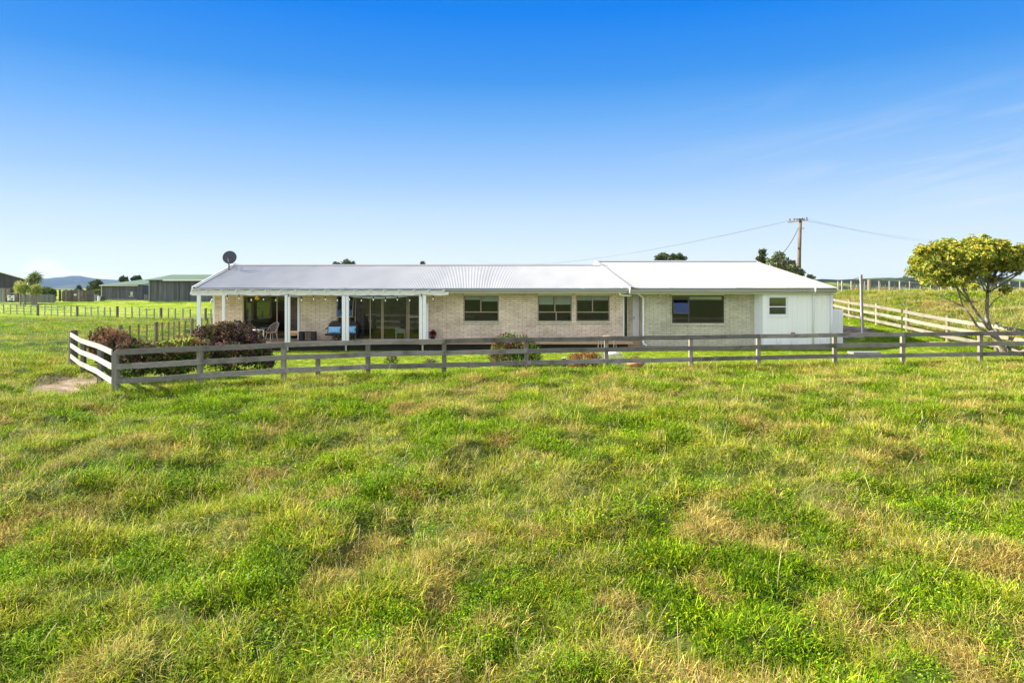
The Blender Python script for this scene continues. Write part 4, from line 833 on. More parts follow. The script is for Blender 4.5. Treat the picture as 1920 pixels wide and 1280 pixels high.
shrub('silver_bush', 'pale silver grey cushion bush beside the fence post', 'shrub', (X(1148,25), 25), [lmp(1136,676,25,17,18), lmp(1155,674,25.1,17,17), lmp(1165,680,24.9,12,13)], 4200, .05, [(.42,.42,.34),(.32,.34,.26),(.5,.5,.43),(.2,.22,.15)], 0, lw=.22)
def pot(px, py, Y, r, label, cols, name='flowering_plant', cat='plant', nh=22, hc=None, potted=False, h=18):
    x_ = X(px, Y); z_ = gz(x_, Y); t = thing(name, label, cat, (x_, Y, z_))
    zc = z_+(.16 if potted else .0)
    P, D, k = lumps_pts([((x_, Y, zc+h/F*Y*.45), (r/F*Y, r/F*Y, h/F*Y*.5))], 420, .6); leafmesh('foliage', P, D+np.array([0,0,.5]), .07, .03, mixcols(cols, 420), m_leaf, t)
    if hc is not None:
        P, D, k = lumps_pts([((x_, Y, zc+h/F*Y*.6), (r/F*Y*.75, r/F*Y*.7, h/F*Y*.45))], nh*2, .1); m = D[:, 2] > -.1; heads('flower_heads', P[m][:nh], D[m][:nh], .045, hc, t, 26)
    if potted: MB().lathe((x_, Y, z_), [(0, 0), (.16, 0), (.30, .12), (.34, .20), (.30, .20), (.24, .14), (0, .13)], 18).build('bowl', M('terracotta', (.52,.25,.15), (.42,.20,.12), 6, .8), t, smooth=True)
    return t
pot(734, 690, 24.3, 13, 'purple flowered plant on the lawn seen between the rails', GL, hc=[(.22,.05,.20),(.30,.09,.26),(.14,.04,.10)], h=26)
pot(808, 690, 24.4, 12, 'small straggly plant with one mauve bloom beside a fence post', [(.13,.17,.05),(.22,.12,.08),(.10,.14,.03)], hc=[(.36,.22,.42)], nh=4, h=17)
pot(1192, 690, 24.5, 10, 'shallow terracotta bowl planted with brown succulents on the lawn', [(.22,.13,.06),(.28,.20,.08),(.16,.14,.04)], 'planted_bowl', 'plant pot', potted=True, h=12)
pot(881, 692, 24.6, 8, 'tiny orange brown seedling patch on the lawn by the fence', [(.34,.20,.08),(.22,.18,.05)], h=8)
x_, Y_ = X(811.5, 32.0), 32.0; t = thing('red_pot_plant', 'small dark red plant on the deck against the brick wall', 'plant', (x_, Y_, FZ))
P, D, k = lumps_pts([((x_, Y_, FZ+.30), (.14, .12, .14))], 260, .7); leafmesh('foliage', P, D+np.array([0,0,.5]), .08, .05, mixcols([(.20,.02,.02),(.12,.015,.02)], 260), m_leaf, t)
MB().lathe((x_, Y_, FZ), [(0, 0), (.08, 0), (.11, .17), (.09, .17), (0, .14)], 14).build('pot', m_dark, t)
# folding stand on the lawn by the step
t = thing('folding_stand', 'thin bent metal legs of a folded garden stand with pale round seat', 'garden stand', (X(1138, 29.5), 29.5, 0)); zg = 0
for a, b_, yy in ((1119.5, 1123.5, 29.3), (1129.5, 1126.5, 29.6), (1158, 1153, 29.3), (1150, 1152, 29.7)):
    MB().tube([(X(a, yy), yy, 0), (X(b_, yy), yy, Z(634, yy)), (X(1138, 29.5), 29.5, Z(630, 29.5))], .016, 6).build('leg', M('bare_metal', (.22,.18,.15), None, 5, .5), t)
MB().lathe((X(1150, 29.0), 29.0, .0), [(0, .02), (.22, .02), (.25, .08), (.2, .13), (0, .15)], 18).build('seat', m_blind, t, smooth=True)
MB().lathe((X(1137, 29.5), 29.5, Z(631, 29.5)), [(0, 0), (.17, 0), (.17, .03), (0, .04)], 18).build('top', M('rust_top', (.45,.28,.17), None, 5, .7), t)
m = MB().box(X(1054, 24.8), X(1061, 24.8), 24.8, 24.86, -.05, .0+Z(672, 24.8)).build('garden_marker', m_alud); tag(m, 'small dark marker with pale cap on the lawn left of the bronze bush', 'garden marker')
MB().box(X(1054, 24.8)-.01, X(1060, 24.8), 24.79, 24.87, Z(672, 24.8), Z(670.5, 24.8)).build('cap', m_white, m)
x_, Y_ = X(1618, 29.6), 29.6
o = MB().prism([(x_-.55, Y_-.3), (x_+.6, Y_-.35), (x_+.65, Y_+.3), (x_-.5, Y_+.35)], gz(x_, Y_)-.05, gz(x_, Y_)+.09, 'z').build('drain_cover', M('grey_lid', (.22,.22,.23), (.17,.17,.18), 5, .8)); tag(o, 'flat grey drain cover set in the lawn right of the house', 'drain cover')
m_rock = M('pale_rock', (.50,.46,.38), (.36,.32,.26), 6, .9, bump=.5)
for px_, Y_, r, lb in ((1608, 35.2, .30, 'larger pale stone on the dirt at the foot of the thin pole'), (1587, 35.6, .2, 'smaller pale stone on the dirt between white cupboard and thin pole')):
    x_ = X(px_, Y_); vs, fs = [], []; n = 10
    for i in range(6):
        for j in range(n): a = j/n*6.283; p_ = i/5*math.pi; rr = r*(1+.2*random.uniform(-1,1)); vs.append((x_+math.sin(p_)*math.cos(a)*rr*1.3, Y_+math.sin(p_)*math.sin(a)*rr, gz(x_, Y_)+.03+math.cos(p_)*rr*.5))
    fs = [(i*n+j, i*n+(j+1) % n, (i+1)*n+(j+1) % n, (i+1)*n+j) for i in range(5) for j in range(n)]
    tag(MB().add(vs, fs).build('stone', m_rock, smooth=True), lb, 'stone')
# thin two tone pole
Y_ = 35.3; x_ = X(1614.5, Y_); z_ = gz(x_, Y_); zt2 = Z(515, Y_)
t = thing('thin_pole', 'tall thin brown and white pole standing at the end of the house', 'pole', (x_, Y_, z_))
MB().bar((x_+.08, Y_, z_-.3), (x_-.0, Y_, zt2), .11, .09, (0,1,0)).build('timber_pole', wood('brown_pole', (.20,.14,.10), (.32,.25,.20), axis='z'), t)
MB().bar((x_+.01, Y_-.06, z_-.02), (x_-.075, Y_-.06, zt2-.15), .045, .03, (0,1,0)).build('white_conduit', m_white, t)
MB().tube([(x_-.03, Y_, zt2-.12), (x_-.25, Y_, zt2-.18), (x_-.42, Y_, zt2-.24)], .012, 5).build('wire_arm', m_wire, t)

# ------------------------------------------------------------------ leaning tree at right
YT = 27.6; tb = (X(1887, YT), YT); zb_ = gz(*tb)
tree = thing('leaning_tree', 'leaning many-stemmed tree with a broad yellow green crown beside the right fence', 'tree', (tb[0], tb[1], zb_))
def q(px, py, dy=0): return Vector((X(px, YT+dy), YT+dy, Z(py, YT+dy)))
tk = MB(); tk.tube([q(1889, 672), q(1886, 664), q(1877, 648), q(1867, 632), q(1857, 618)], [.21, .15, .13, .12, .10], 12)
def limb(pts, r0, r1, n=7): tk.tube(pts, list(np.linspace(r0, r1, len(pts))*.60), n)
A1 = [q(1857, 618), q(1850, 597), q(1850.5, 577, .05), q(1852, 549, .1), q(1853, 530, .15)]; limb(A1, .15, .085, 10)
B1 = [q(1858, 620), q(1846, 606, -.05), q(1834, 590, -.1), q(1820, 568, -.2), q(1811, 549, -.3), q(1800, 525, -.4)]; limb(B1, .12, .05, 9)
C1 = [q(1864, 632), q(1850, 622, -.2), q(1832, 611, -.3), q(1820, 592, -.5), q(1806, 575, -.6), q(1782, 563, -.7), q(1760, 553, -.8)]; limb(C1[:5], .10, .06, 8); limb(C1[4:], .04, .015)
D1 = [q(1852, 578, .05), q(1864, 565, .2), q(1876, 555, .3), q(1890, 551, .4)]; limb(D1, .05, .015)
tips = [(1725,495),(1740,475),(1745,515),(1765,485),(1775,462),(1790,500),(1800,470),(1822,458),(1815,490),(1835,505),(1845,475),(1862,462),(1870,490),(1888,475),(1903,490),(1918,478),(1932,495),(1950,480),(1880,508),(1765,512),(1735,525)]
for i, (px_, py_) in enumerate(tips):
    src = random.choice([A1[-1], A1[-2]]) if px_ > 1825 else random.choice([B1[-1], B1[-2], A1[-1]]) if px_ > 1780 else random.choice([B1[-1], B1[-3], C1[4]])
    for k in range(3):
        e = q(px_+random.uniform(-8, 8), py_+random.uniform(-4, 8), random.uniform(-1.5, 1.6)); m1 = src.lerp(e, .4)+Vector((0, 0, -.12+random.uniform(-.1,.1))); m2 = src.lerp(e, .75)+Vector((random.uniform(-.1,.1), 0, -.05))
        limb([src, m1, m2, e], random.uniform(.028, .05), .008, 5)
for i in range(38):      # fine twigs of the bare underside
    s_ = random.choice([A1[-1], A1[-2], A1[-1], B1[-1], B1[-2], B1[-3], C1[4]]); e = s_+Vector((random.uniform(-.7, 1.9) if s_.x > 18.9 else random.uniform(-1.4, .6), random.uniform(-.8, .8), random.uniform(.3, 1.0))); limb([s_, s_.lerp(e, .5)+Vector((0,0,-.08)), e], .018, .005, 4)
tk.build('trunk', m_bark, tree, smooth=True)
TL = [(1770,525,9),(1720,505,11),(1752,500,15),(1790,485,15),(1806,505,14),(1850,500,12),(1873,460,10),(1815,515,11),(1724,490,16),(1733,471,13),(1747,517,14),(1736,530,8),(1757,480,18),(1757,462,10),(1778,460,15),(1765,508,17),(1788,500,18),(1798,472,18),(1821,456,14),(1812,492,18),(1797,523,12),(1834,508,14),(1842,476,18),(1858,463,13),(1868,488,16),(1885,474,14),(1899,487,14),(1912,473,13),(1930,489,16),(1950,480,18),(1880,503,8),(1905,500,10),(1965,500,15),(1862,520,7),(1886,541,6),(1828,535,7),(1845,450,7),(1745,497,15),(1820,475,16)]
lm = []
for px_, py_, r in TL:
    for k in range(3):
        dy = random.uniform(-1.7, 1.8)*(1-.25*abs(px_-1850)/150); c_ = q(px_+random.uniform(-4, 4), py_+random.uniform(-2, 5)*(1), dy); rr = r/F*YT*random.uniform(.78, 1.0); lm.append(((c_.x, c_.y, c_.z), (rr*1.2, rr*1.3, rr*.92)))
nr = 17000; P, D, k = lumps_pts(lm, nr, .22); keep = (D[:, 2] > -.35) | (rng.random(nr) < .35); P, D = P[keep], D[keep]; P += .05*rng.normal(size=P.shape); nr = len(P); per = 8
ax_ = unit(D+np.array([0,0,.5])+.35*rng.normal(size=D.shape)); u_ = unit(np.cross(ax_, rng.normal(size=ax_.shape))); v_ = np.cross(ax_, u_)
ang = (np.arange(per)/per*2*np.pi)[None]+rng.random((nr, 1))*6; Dd = (u_[:, None]*np.cos(ang)[..., None]+v_[:, None]*np.sin(ang)[..., None])+ax_[:, None]*(.05+.5*rng.random((nr, per, 1)))
rc = mixcols([(.37,.36,.045),(.29,.32,.04),(.20,.25,.03),(.44,.40,.07),(.12,.18,.025)], nr, .2)
leafmesh('crown', np.repeat(P, per, 0), Dd.reshape(-1, 3), .085*(.7+.6*rng.random(nr*per)), .045*(.7+.6*rng.random(nr*per)), np.repeat(rc, per, 0)*(1+.12*rng.normal(size=(nr*per, 1))), foliage('tree_leaves', .25, .5, .0, (1.2, (.85,.9,.8), (1.15,1.08,1.0))), tree, droop=.25)

# ------------------------------------------------------------------ trees farther off
m_ftree = foliage('far_leaves', .25, .6, .1, (.5, (.75,.8,.75), (1.25,1.2,1.1)))
def ftree(label, Y, L, n, lsz, cols, trunk, group=None, name='tree', gap=.3, cat='tree'):
    bx, bpy_ = trunk; x_ = X(bx, Y); z_ = gz(x_, Y); t = thing(name, label, cat, (x_, Y, z_), group); lum = [lmp(a, b_, Y+random.uniform(-1, 1)*rx/F*Y*.5, rx, rz) for a, b_, rx, rz in L]
    tm = MB(); top = Z(bpy_, Y); rr = .012*(top-z_)+.12; tm.tube([(x_, Y, z_-.3), (x_+.1, Y, (z_+top)/2), (x_+.15, Y, top)], [rr*1.4, rr, rr*.5], 8)
    for c_, r in lum: tm.tube([(x_+.1, Y, z_+(top-z_)*.55), ((x_+c_[0])/2, Y, (c_[2]+top)/2-.3), c_], [rr*.5, rr*.3, rr*.1], 5)
    tm.build('trunk', m_bark, t)
    sub = []
    for c_, r in lum:
        for k in range(7):
            d = unit(rng.normal(size=(1, 3)))[0]; sub.append((tuple(np.array(c_)+d*np.array(r)*.62), tuple(np.array(r)*random.uniform(.3, .5))))
    P, D, k = lumps_pts(sub, n, .4); leafmesh('crown', P, D+.7*rng.normal(size=D.shape), lsz*(.6+.8*rng.random(n)), lsz*.6, mixcols(cols, n, .2), m_ftree, t)
    return t
DG = [(.055,.085,.03), (.09,.12,.04), (.13,.15,.06), (.035,.055,.02)]
GG = 'trees showing over the roofs'
ftree('dark tree top peeping over the left part of the corrugated ridge', 75, [(633,496,9,5),(650,494,9,6),(662,496,7,4),(645,510,22,12)], 2600, .22, DG, (646, 512), GG)
ftree('tiny tree tip above the middle of the main ridge', 80, [(792,496,4.5,5),(793,506,9,7)], 700, .2, DG, (792, 508), GG)
ftree('wide dark tree top above the raised roof ridge', 80, [(1236,485,9,7),(1246,481,10,7),(1262,484,13,8),(1277,484,12,8),(1257,497,30,12)], 5200, .24, DG, (1257, 500), GG)
ftree('small dark tree tip left of the grey green tree behind the roof', 72, [(1424,483,5.5,6),(1432,474,7,7),(1430,490,10,12)], 1500, .2, DG, (1430, 500), GG)
ftree('grey green leafy tree at the foot of the power pole behind the roof', 60, [(1462,486,13,12),(1450,492,12,10),(1478,494,12,10),(1490,504,9,8),(1503,510,6,5),(1470,508,28,14),(1520,520,8,4)], 4600, .22, [(.15,.18,.08),(.22,.25,.13),(.09,.12,.05),(.28,.29,.17)], (1470, 515), GG)
# left background
ftree('broad dark tree behind the left end of the small green-roofed shed', 175, [(172,545,8,14),(184,540,8,14),(178,532,10,8),(190,545,5,12)], 3800, .5, [(.07,.10,.03),(.11,.14,.05),(.05,.07,.025)], (180, 548))
ftree('small conical dark tree above the old stockyard frames', 190, [(147,545,6,7),(148,539,3,4)], 900, .5, [(.05,.08,.03),(.08,.11,.04)], (147, 548))
ftree('dark tree top over the middle of the small shed roof', 170, [(226,524,4,5),(234,524,6,4),(229,521,4,4),(238,528,5,4)], 1300, .4, DG, (231, 530), 'trees over the shed roofs')
ftree('darker twin tree tops over the right of the small shed roof', 172, [(251,523,4,4),(258,521,4.5,6),(262,524,3,4)], 1200, .4, DG, (256, 530), 'trees over the shed roofs')
ftree('yellow green bush right of the stockyard frames', 142, [(172,549,6,4),(180,548,5,5)], 700, .35, [(.24,.30,.04),(.15,.2,.03)], (176, 553), name='bush', cat='bush')
for (a, lb) in (((80,546,8,9), 'dark hedge tree just right of the cabbage tree'), ((90,547,8,8), 'mid green hedge tree behind the grey palings'), ((98,548,7,6), 'lower hedge tree next to the stockyard frames')):
    ftree(lb, 118, [a], 1500, .35, [(.09,.14,.02),(.05,.08,.02),(.16,.22,.04)], (a[0], 550), 'hedge trees behind the grey palings')
# cabbage tree, flax
m_spike = foliage('spiky_leaves', .3, .5, .1)
Yc = 104
t = thing('cabbage_tree', 'spiky headed palm-like cabbage tree beside the dark left shed', 'tree', (X(63, Yc), Yc, gz(X(63, Yc), Yc)))
tm = MB(); z0 = gz(X(63, Yc), Yc)
hd = [(64.5,518,11),(57,526,8),(70,524,8),(52,531,7),(62,531,8),(60,520,8)]
for a, b_, r in hd: tm.tube([(X(63, Yc), Yc, z0-.3), (X(61, Yc), Yc, z0+1.6), (X(a, Yc), Yc, Z(b_+2, Yc))], [.32, .25, .16], 8)
tm.build('trunk', m_bark, t); Ps = []; Ds = []; Ls = []
for a, b_, r in hd:
    n = 130; d = unit(rng.normal(size=(n, 3))+np.array([0,0,.35])); Ps.append(np.tile([[X(a, Yc), Yc+random.uniform(-.4,.4), Z(b_, Yc)]], (n, 1))); Ds.append(d); Ls.append(np.full(n, r/F*Yc*1.5))
P = np.vstack(Ps); leafmesh('leaf_heads', P, np.vstack(Ds), np.concatenate(Ls)*(.7+.4*rng.random(len(P))), .10, mixcols([(.14,.20,.04),(.22,.28,.06),(.09,.12,.03),(.30,.32,.09)], len(P)), m_spike, t, droop=.25)
for a, b_, r, lb in ((38,541,8,'yellow flax bush left of the cabbage tree'), (47,543,6,'pale flax bush under the cabbage tree heads'), (68,545,7,'yellow green flax bush right of the cabbage tree trunk')):
    z0 = gz(X(a, 100), 100); t = thing('flax_bush', lb, 'bush', (X(a, 100), 100, z0), 'flax bushes by the dark shed'); n = 500
    P, D, k = lumps_pts([((X(a, 100), 100, Z(b_, 100)), (r/F*100, r/F*100, r/F*100*1.3))], n, .6); leafmesh('foliage', P, D*.6+np.array([0,0,.9])+.4*rng.normal(size=P.shape), .6, .10, mixcols([(.40,.42,.08),(.28,.34,.05),(.48,.46,.16),(.18,.24,.04)], n), m_spike, t, droop=.2)
    MB().tube([(X(a, 100), 100, z0-.2), (X(a, 100), 100, Z(b_, 100))], .12, 6).build('stem', m_bark, t)

# ------------------------------------------------------------------ sheds and yards at left
def gx_(px, Y): return X(px, Y), gz(X(px, Y), Y)
def shed(label, Y0, Y1, px0, pxr, ze, ridge, zb_, side_dark=None):
    x0, x1 = X(px0, Y0), X(pxr, Y0); t = thing('farm_shed', label, 'shed', ((x0+x1)/2, Y0, zb_)); return t, x0, x1
# small shed
Y0, Y1 = 140, 149; x0, x1 = X(191, Y0), X(266, Y0); zg = Z(562.5, Y0)
s1 = thing('farm_shed', 'smaller dark timber shed with green roof, bright little window and bench in front', 'shed', ((x0+x1)/2, Y0, zg)); ze = Z(534, Y0)
wall_x('front_wall', x0, x1, Y0, Y0+.15, zg-.3, ze, [(X(243.5, Y0), X(250, Y0), Z(555, Y0), Z(546, Y0))], m_shed, s1)
MB().box(x1-.15, x1, Y0+.15, Y1, zg-.3, ze-.05).build('side_wall', m_shed, s1); MB().box(x0, x0+.15, Y0+.15, Y1, zg-.3, ze-.05).build('side_wall', m_shed, s1); MB().box(x0, x1, Y1, Y1+.15, zg-.3, ze).build('rear_wall', m_shed, s1)
MB().add([(x0-.3, Y0-.4, ze), (x1+.4, Y0-.4, ze+.1), (x1+1.0, Y1+.3, ze+1.25), (x0+3.2, Y1+.3, ze+1.2), (x0-.3, Y0-.4, ze-.12), (x1+.4, Y0-.4, ze-.02), (x1+1.0, Y1+.3, ze+1.13), (x0+3.2, Y1+.3, ze+1.08)], [(0,1,2,3),(7,6,5,4),(0,4,5,1),(1,5,6,2),(2,6,7,3),(3,7,4,0)]).build('roof', m_green_roof, s1)
MB().box(x0-.3, x1-.6, Y0-.47, Y0-.41, ze-.22, ze-.02).build('fascia', m_cream, s1); MB().box(x0-.12, x0-.01, Y0-.1, Y0+.1, zg-.2, ze-.05).build('corner_board', m_cream, s1)
MB().box(X(210, Y0), X(266, Y0)-.2, Y0-.05, Y0-.002, Z(543, Y0), Z(542.2, Y0)).build('door_track', m_darkshed, s1)
w = MB(); bars(w, X(243.5, Y0), X(250, Y0), Z(555, Y0), Z(546, Y0), Y0-.03, .1, .1); w = w.build('window', m_shed, s1); MB().box(X(243.8, Y0), X(249.7, Y0), Y0+.02, Y0+.04, Z(554.7, Y0), Z(546.3, Y0)).build('curtain', M('faded_curtain', (.66,.60,.40), (.45,.42,.32), .8, .8), w)
MB().box(X(242, Y0), X(251, Y0), Y0-.14, Y0-.04, Z(556, Y0), Z(555.2, Y0)).build('sill', m_white, w)
# big shed
Y0, Y1 = 124, 140; x0, x1 = X(280.5, Y0), X(423, Y0); zg = Z(568, Y0); ze = Z(524.5, Y0); zr = Z(515, 133)
s2 = thing('farm_shed', 'larger dark timber shed with green gable roof nearest the house', 'shed', ((x0+x1)/2, Y0, zg))
MB().box(x0, x1, Y0, Y0+.15, zg-.4, ze-.02).build('front_wall', m_shed, s2); MB().box(x0, x0+.15, Y0+.16, Y1, zg-.4, ze-.02).build('side_wall', m_shed, s2); MB().box(x1-.15, x1, Y0+.16, Y1, zg-.4, ze-.02).build('side_wall', m_shed, s2); MB().box(x0, x1, Y1+.01, Y1+.15, zg-.4, ze-.02).build('rear_wall', m_shed, s2)
MB().prism([(Y0+.2, ze-.02), (132, zr-.25), (Y1-.1, ze-.02)], x0+.001, x0+.14, 'x').build('gable_wall', m_shed, s2)
for ya, yb in ((Y0-.6, 132), (Y1+.6, 132)): MB().add([(x0-.5, ya, ze), (x1+.5, ya, ze), (x1+.5, yb, zr), (x0-.0, yb, zr), (x0-.5, ya, ze-.1), (x1+.5, ya, ze-.1), (x1+.5, yb, zr-.1), (x0-.0, yb, zr-.1)], [(0,1,2,3),(7,6,5,4),(0,4,5,1),(1,5,6,2),(3,7,4,0)]).build('roof', m_green_roof, s2)
MB().box(X(309, Y0), x1, Y0-.75, Y0-.62, ze-.18, ze+.02).build('gutter', m_white, s2); MB().box(x0-.14, x0+.1, Y0-.1, Y0-.002, zg-.2, ze-.1).build('corner_board', m_palings, s2)
for p_ in (336, 355, 402): MB().box(X(p_, Y0)-.07, X(p_, Y0)+.07, Y0-.04, Y0-.002, zg-.2, ze-.25).build('door_edge', m_darkshed, s2)
t = thing('side_gate', 'narrow grey paling gate between the two dark sheds', 'gate', (X(276, 133), 133, gz(X(276, 133), 133)))
mb = MB(); 
for i in range(6): a = X(270, 133)+i*.2; mb.box(a, a+.12, 133, 133.04, .3, Z(552, 133)+random.uniform(-.1,.1))
mb.build('palings', m_palings, t); MB().box(X(270, 133), X(281, 133), 133.05, 133.1, 1.2, 1.3).build('rail', m_palings, t)
# bench
t = thing('long_bench', 'long pale plank bench in front of the smaller shed', 'bench', (X(229, 136), 136, gz(X(229, 136), 136))); zt2 = Z(561, 136)
MB().box(X(203.5, 136), X(256, 136), 135.8, 136.3, zt2-.08, zt2).build('plank', m_ridge, t)
for p_ in (205.5, 220, 238, 253): MB().box(X(p_, 136)-.09, X(p_, 136)+.09, 135.9, 136.2, Z(568, 136), zt2-.081).build('leg', m_ridge, t)
# dark left shed with sloping roof
Y0 = 112; x1 = X(46, Y0); zg = Z(563, Y0)
s3 = thing('farm_shed', 'big dark clad shed with pale sloping roof edge at the far left edge', 'shed', (X(5, Y0), Y0, zg))
xl = X(-90, Y0); yy = lambda p: 510+13.2*(p/46)
MB().prism([(xl, zg-.3), (x1, zg-.3), (x1, Z(yy(45), Y0)), (xl, Z(yy(-90), Y0))], Y0, Y0+.2, 'y').build('gable_wall', m_darkshed, s3)
DD = 3.5; xb_ = X(43, Y0+DD); zr_, zl_ = Z(yy(45), Y0), Z(yy(-90), Y0)
MB().prism([(x1-.2, Y0+.21), (x1, Y0+.21), (xb_, Y0+DD), (xb_-.2, Y0+DD)], zg-.3, zr_-1.05, 'z').build('side_wall', m_darkshed, s3)
MB().add([(xl, Y0-.3, zl_), (x1+.3, Y0-.3, zr_), (xb_+.3, Y0+DD+.3, zr_-1.0), (xl, Y0+DD+.3, zl_-1.2), (xl, Y0-.3, zl_+.1), (x1+.3, Y0-.3, zr_+.1), (xb_+.3, Y0+DD+.3, zr_-1.0+.1), (xl, Y0+DD+.3, zl_-1.2+.1)], [(3,2,1,0),(4,5,6,7),(0,1,5,4),(1,2,6,5),(2,3,7,6),(3,0,4,7)]).build('roof', m_gut, s3)
MB().bar((xl, Y0-.34, Z(yy(-90), Y0)+.08), (x1+.4, Y0-.34, Z(yy(46), Y0)+.04), .06, .22).build('barge_board', m_blind, s3)
# grey yard walls, palings, frames
def palewall(label, p0, p1, Y, pyt, pyb, mat, name='paling_fence', lean=0):
    t = thing(name, label, 'fence', (X((p0+p1)/2, Y), Y, Z(pyb, Y))); mb = MB(); x = X(p0, Y)
    while x < X(p1, Y)-.1: mb.box(x, x+.26, Y, Y+.05, Z(pyb, Y)-.3, Z(pyt, Y)+random.uniform(-.08, .06)); x += .28
    mb.build('palings', mat, t); MB().box(X(p0, Y), X(p1, Y), Y+.06, Y+.14, Z(pyt, Y)-.4, Z(pyt, Y)-.25).build('rail', mat, t); return t
palewall('weathered grey paling fence between the flax bushes and the stockyard frames', 36.5, 103, 108, 551.5, 563.5, m_palings)
palewall('weathered grey board wall at the far left below the dark shed', -14, 9, 104, 540, 563, m_palings)
palewall('blue grey board fence between stockyard frames and smaller shed', 164, 186, 132, 552, 565.5, m_bluewall)
t = thing('loading_pen', 'old timber loading pen beside the grey board wall at far left', 'pen', (X(20, 102), 102, Z(562, 102))); Y_ = 102
for p_ in (9, 17.5, 31): MB().box(X(p_, Y_)-.12, X(p_, Y_)+.12, Y_-.1, Y_+.1, Z(564, Y_), Z(540 if p_ < 25 else 549, Y_)).build('post', m_pale, t)
for y_ in (540.5, 549.5): MB().box(X(9, Y_)+.13, X(17.5 if y_ < 545 else 31, Y_)-.13, Y_-.05, Y_+.05, Z(y_+1.3, Y_), Z(y_, Y_)).build('rail', m_pale, t)
MB().box(X(10.5, Y_), X(17, Y_), Y_+.12, Y_+.2, Z(559, Y_), Z(542, Y_)).build('board_panel', wood('brown_boards', (.26,.19,.15), (.36,.29,.24), axis='z'), t)
t = thing('white_gate', 'small white three-rail gate with diagonal brace at far left', 'gate', (X(21, 100.5), 100.5, Z(563, 100.5))); Y_ = 100.5
for y_ in (554, 558, 561.5): MB().box(X(15.5, Y_), X(25.5, Y_), Y_-.04, Y_+.04, Z(y_+1.2, Y_), Z(y_, Y_)).build('rail', m_white, t)
MB().bar((X(16, Y_), Y_-.08, Z(562, Y_)), (X(25, Y_), Y_-.08, Z(555, Y_)), .05, .1).build('brace', m_white, t)
for p_ in (15, 26): MB().box(X(p_, Y_)-.06, X(p_, Y_)+.06, Y_-.06, Y_+.06, Z(564, Y_), Z(553, Y_)).build('post', m_white, t)
t = thing('stockyard_frames', 'old grey timber crate frames with slatted bays standing in the far paddock', 'pen', (X(130, 120), 120, Z(564, 120))); Y_ = 120
for p_ in (103.8, 112, 124, 134, 147.8, 161): MB().box(X(p_, Y_)-.13, X(p_, Y_)+.13, Y_-.1, Y_+.1, Z(565, Y_), Z(543.5, Y_)).build('post', m_pale if p_ in (103.8, 124, 147.8) else m_oldpost, t)
MB().box(X(103.2, Y_), X(148.4, Y_), Y_-.15, Y_+.15, Z(543.4, Y_), Z(542, Y_)).build('top_rail', m_pale, t); MB().box(X(148.6, Y_), X(175, Y_), Y_-.08, Y_+.08, Z(544.6, Y_), Z(543.8, Y_)).build('top_rail', m_oldpost, t)
for a, b_ in ((104.5, 123.3), (124.8, 147), (148.8, 160.3)):
    mb = MB(); x = X(a, Y_)+.05
    while x < X(b_, Y_)-.2:
        if random.random() < .8: mb.box(x, x+random.uniform(.2, .34), Y_+.3, Y_+.36, Z(564, Y_), Z(random.uniform(545, 549), Y_))
        x += .42
    mb.box(X(a, Y_), X(b_, Y_), Y_+.12, Y_+.18, Z(562.5, Y_), Z(561, Y_)); mb.build('slats', wood('slat_boards', (.20,.16,.12), (.34,.28,.22), axis='z'), t)
MB().box(X(140, Y_), X(144.5, Y_), Y_-.2, Y_-.15, Z(554, Y_), Z(551, Y_)).build('notice_plate', m_blind, t)
MB().box(X(101, Y_), X(160, Y_), Y_+2.4, Y_+2.5, Z(566, Y_), Z(544.3, Y_)).build('back_boards', wood('dark_boards', (.10,.08,.06), (.17,.14,.11), axis='z'), t)
Y_ = 128; o = MB().lathe((X(184.5, Y_), Y_, Z(566, Y_)), [(0, 0), (.16, 0), (.16, 1.05), (.13, 1.1), (0, 1.1)], 12).build('white_post', m_white, smooth=False); tag(o, 'short round white post at the left corner of the smaller shed', 'post')
Y_ = 130; o = MB().lathe((X(192, Y_), Y_, Z(565.5, Y_)), [(0, 0), (.42, 0), (.45, .5), (.42, 1.0), (.3, 1.1), (0, 1.12)], 16).build('water_tank', m_darkshed, smooth=True); tag(o, 'black round drum against the left front of the smaller shed', 'drum')
t = thing('pipe_frame', 'pale leaning A-shaped frame against the larger shed seen through the verandah gap', 'frame', (X(395, 118), 118, Z(569, 118))); mb = MB()
MB().tube([(X(393, 118), 118, Z(570, 118)), (X(397.5, 118), 118, Z(560, 118))], .05, 6).build('leg', m_blind, t); MB().tube([(X(400, 118), 118.4, Z(570, 118)), (X(397.5, 118), 118, Z(560, 118))], .05, 6).build('leg', m_blind, t)

# ------------------------------------------------------------------ power pole and lines
Yp = 64; xp = X(1498.5, Yp); zg = gz(xp, Yp); ztop = Z(413, Yp)
t = thing('power_pole', 'tall timber power pole with crossarms and insulators rising behind the house', 'power pole', (xp, Yp, zg)); m_pw = wood('pole_timber', (.095,.07,.05), (.15,.115,.09), axis='z')
MB().tube([(xp-.05, Yp, zg-.5), (xp+.0, Yp, zg+4), (xp+.12, Yp, ztop)], [.20, .17, .13], 10).build('pole', m_pw, t, smooth=True)
for a, b_, dz_ in (((-.75, .7), (.5, -.7), 0.), ((-.55, -.5), (.75, .6), .16)):
    MB().bar((xp+a[0], Yp+a[1], ztop-.12+dz_), (xp+b_[0], Yp+b_[1], ztop-.04+dz_), .12, .10).build('crossarm', m_pw, t)
tops = []
for dx_, dy_ in ((-.62, .6), (-.35, .3), (.2, -.25), (.45, -.6), (.4, .35), (.68, .5), (.1, .1)):
    p_ = (xp+dx_, Yp+dy_, ztop+.06); tops.append(p_)
    MB().lathe(p_, [(0, -.08), (.03, -.08), (.035, .02), (.075, .03), (.05, .07), (.075, .09), (.04, .15), (0, .17)], 10).build('insulator', m_alud, t)
